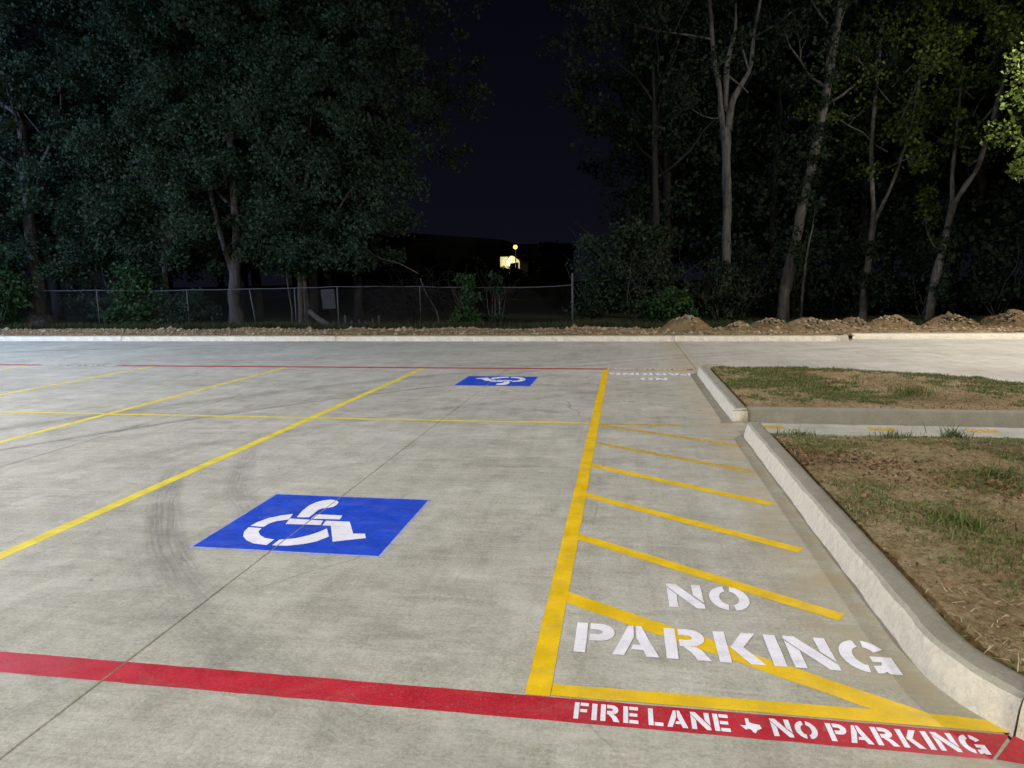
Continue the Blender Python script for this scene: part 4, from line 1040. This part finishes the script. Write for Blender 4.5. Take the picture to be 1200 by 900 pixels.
# ------------------------------------------------------------ far buildings seen through the gap
t = empty('long_building', (-18, 60, 0), label='long low dark building with a flat roofline beyond the fence', cat='building')
def part_box(name, par, dims, mat, bev=0.0):
    bm = bmesh.new(); box(bm, *dims)
    return link_mesh(name, bm_mesh(name, bm), mat, par)
part_box('wall', t, (-12, 7.2, 0, 10, 0, 4.7), M['barn'])
bm = bmesh.new()
vs = [bm.verts.new(p) for p in ((-12.5, -.5, 5.95), (0, -.5, 5.75), (7.6, -.5, 5.05), (7.6, 10.5, 5.05), (0, 10.5, 5.75), (-12.5, 10.5, 5.95), (-12.5, -.5, 4.6), (7.6, -.5, 4.6), (7.6, 10.5, 4.6), (-12.5, 10.5, 4.6))]
for f in ((0, 1, 4, 5), (1, 2, 3, 4), (6, 7, 2, 1, 0), (7, 8, 3, 2), (8, 9, 5, 4, 3), (9, 6, 0, 5), (6, 9, 8, 7)): bm.faces.new([vs[i] for i in f])
link_mesh('roof', bm_mesh('roof', bm), M['roof'], t)
for k in range(5): part_box('door', t, (-10 + k * 3.4, -8 + k * 3.4, -.04, 0.0, 0.0, 3.0), M['roof'])
t = empty('low_building', (-8.6, 66, 0), label='lower dark building to the right of the long one, behind the lit house', cat='building')
part_box('wall', t, (-3, 3.2, 0, 8, 0, 4.6), M['barn']); part_box('roof', t, (-3.3, 3.5, -.3, 8.3, 4.6, 4.95), M['roof'])

house = empty('small_house', (-9.0, 55, 0), label='small pale house with a brightly lit gabled porch far beyond the fence', cat='house')
part_box('wall', house, (-0.80, -0.16, 0, 3, 0.2, 3.45), M['siding'])
part_box('wall', house, (-0.155, 1.2, 1.6, 3, 0.2, 3.2), M['barn'])  # dark colour painted in for the unlit part of the wall
bm = bmesh.new()
tri = [(-.30, 3.05), (.06, 3.50), (.36, 3.46), (.80, 3.10), (.80, 3.00), (-.30, 2.90)]
a = [bm.verts.new((x, -.3, z)) for x, z in tri]; b = [bm.verts.new((x, 1.58, z)) for x, z in tri]
bm.faces.new(a); bm.faces.new(b[::-1])
for i in range(len(tri)): bm.faces.new([a[(i + 1) % 6], a[i], b[i], b[(i + 1) % 6]])
link_mesh('porch_gable', bm_mesh('porch_gable', bm), M['siding'], house)
part_box('porch_post', house, (-.10, .02, -.28, -.16, .2, 2.95), M['siding']); part_box('porch_post', house, (.70, .80, -.28, -.16, .2, 3.0), M['siding'])
part_box('door', house, (.25, .62, 1.55, 1.6, .2, 2.4), M['barn'])
part_box('roof', house, (-.85, 1.25, .4, 3.2, 3.47, 3.6), M['roof'])
lt = bpy.data.lights.new('porch_light', 'POINT'); lt.energy = 75; lt.color = (1.0, .93, .50); lt.shadow_soft_size = .1
o = bpy.data.objects.new('porch_light', lt); C.objects.link(o); o.parent = house; o.location = (-0.1, -1.0, 2.95)

t = empty('street_lamp', (-8.45, 54.2, 0), label='distant street lamp glowing orange above the lit house', cat='street lamp')
tb = Tubes(); tb.add([(0, .1, 0), (0, .1, 4.0)], [.05, .04], 6); link_mesh('pole', tb.mesh('pole'), M['black_metal'], t)
bm = bmesh.new(); bmesh.ops.create_icosphere(bm, subdivisions=2, radius=.17, matrix=Matrix.Translation((0, 0, 4.15)))
link_mesh('glowing_bulb', bm_mesh('glowing_bulb', bm, True), emit('sodium_glow', (1.0, .42, .09), 3.0), t)
bm = bmesh.new(); bmesh.ops.create_cone(bm, cap_ends=True, segments=12, radius1=.22, radius2=.06, depth=.14, matrix=Matrix.Translation((0, 0, 4.37)))
link_mesh('lamp_cap', bm_mesh('lamp_cap', bm), M['black_metal'], t)
lt = bpy.data.lights.new('lamp_light', 'POINT'); lt.energy = 12; lt.color = (1, .5, .15); lt.shadow_soft_size = .2
o = bpy.data.objects.new('lamp_light', lt); C.objects.link(o); o.parent = t; o.location = (0, -.35, 4.1)
# dark bushes that hide the foot of the house
for i, (x, y, rx, h, lb) in enumerate([(-11.6, 52, 1.6, 3.0, 'black bush hiding the foot of the lit house on its left'), (-8.6, 51.5, 1.9, 2.28, 'black bush hiding the foot of the lit house'), (-5.6, 52, 1.6, 4.0, 'black bush to the right of the lit house'), (-14.6, 53, 2.2, 3.2, 'black bush farther left of the lit house')]):
    bush(x, y, rx, 0.9, h, 130, lb, M['leaf_deep'], 200 + i, .2, .5, 45)

# ------------------------------------------------------------ the lamps that light the lot and the added floodlight (just outside the view)
for (lb, (x, y), (dx, dy), h, watts, col, tilt) in LAMPS:
    t = empty('pole_lamp', (x, y, 0), label=lb, cat='pole lamp', group='parking lot pole lamps')
    L = math.hypot(dx, dy); dx /= L; dy /= L
    tb = Tubes(); tb.add([(0, 0, .6), (0, 0, h + .1)], [.075, .06], 12); tb.add([(0, 0, h), (dx * .8, dy * .8, h + .08)], [.03, .03], 8); link_mesh('pole', tb.mesh('pole'), M['black_metal'], t)
    tb = Tubes(); tb.add([(0, 0, -.05), (0, 0, .62)], [.28, .28], 20); link_mesh('base', tb.mesh('base', False), M['kerb'], t)
    hd = empty('lamp_head', (dx * 1.05, dy * 1.05, h + .05)); hd.parent = t
    hd.rotation_euler = (math.radians(tilt), 0, math.atan2(dy, dx) - math.pi / 2)   # tips the lit face towards the lot
    part_box('housing', hd, (-.2, .2, -.3, .3, 0, .08), M['black_metal'])
    part_box('led_panel', hd, (-.16, .16, -.26, .26, -.012, -.002), emit('led_glow', col, 20))
    lt = bpy.data.lights.new('lamp_light', 'AREA'); lt.shape = 'RECTANGLE'; lt.size = .32; lt.size_y = .52; lt.energy = watts; lt.color = col
    o = bpy.data.objects.new('lamp_light', lt); C.objects.link(o); o.parent = hd; o.location = (0, 0, -.03)

print('tris', sum(len(o.data.loops) - 2 * len(o.data.polygons) for o in bpy.data.objects if o.type == 'MESH'))
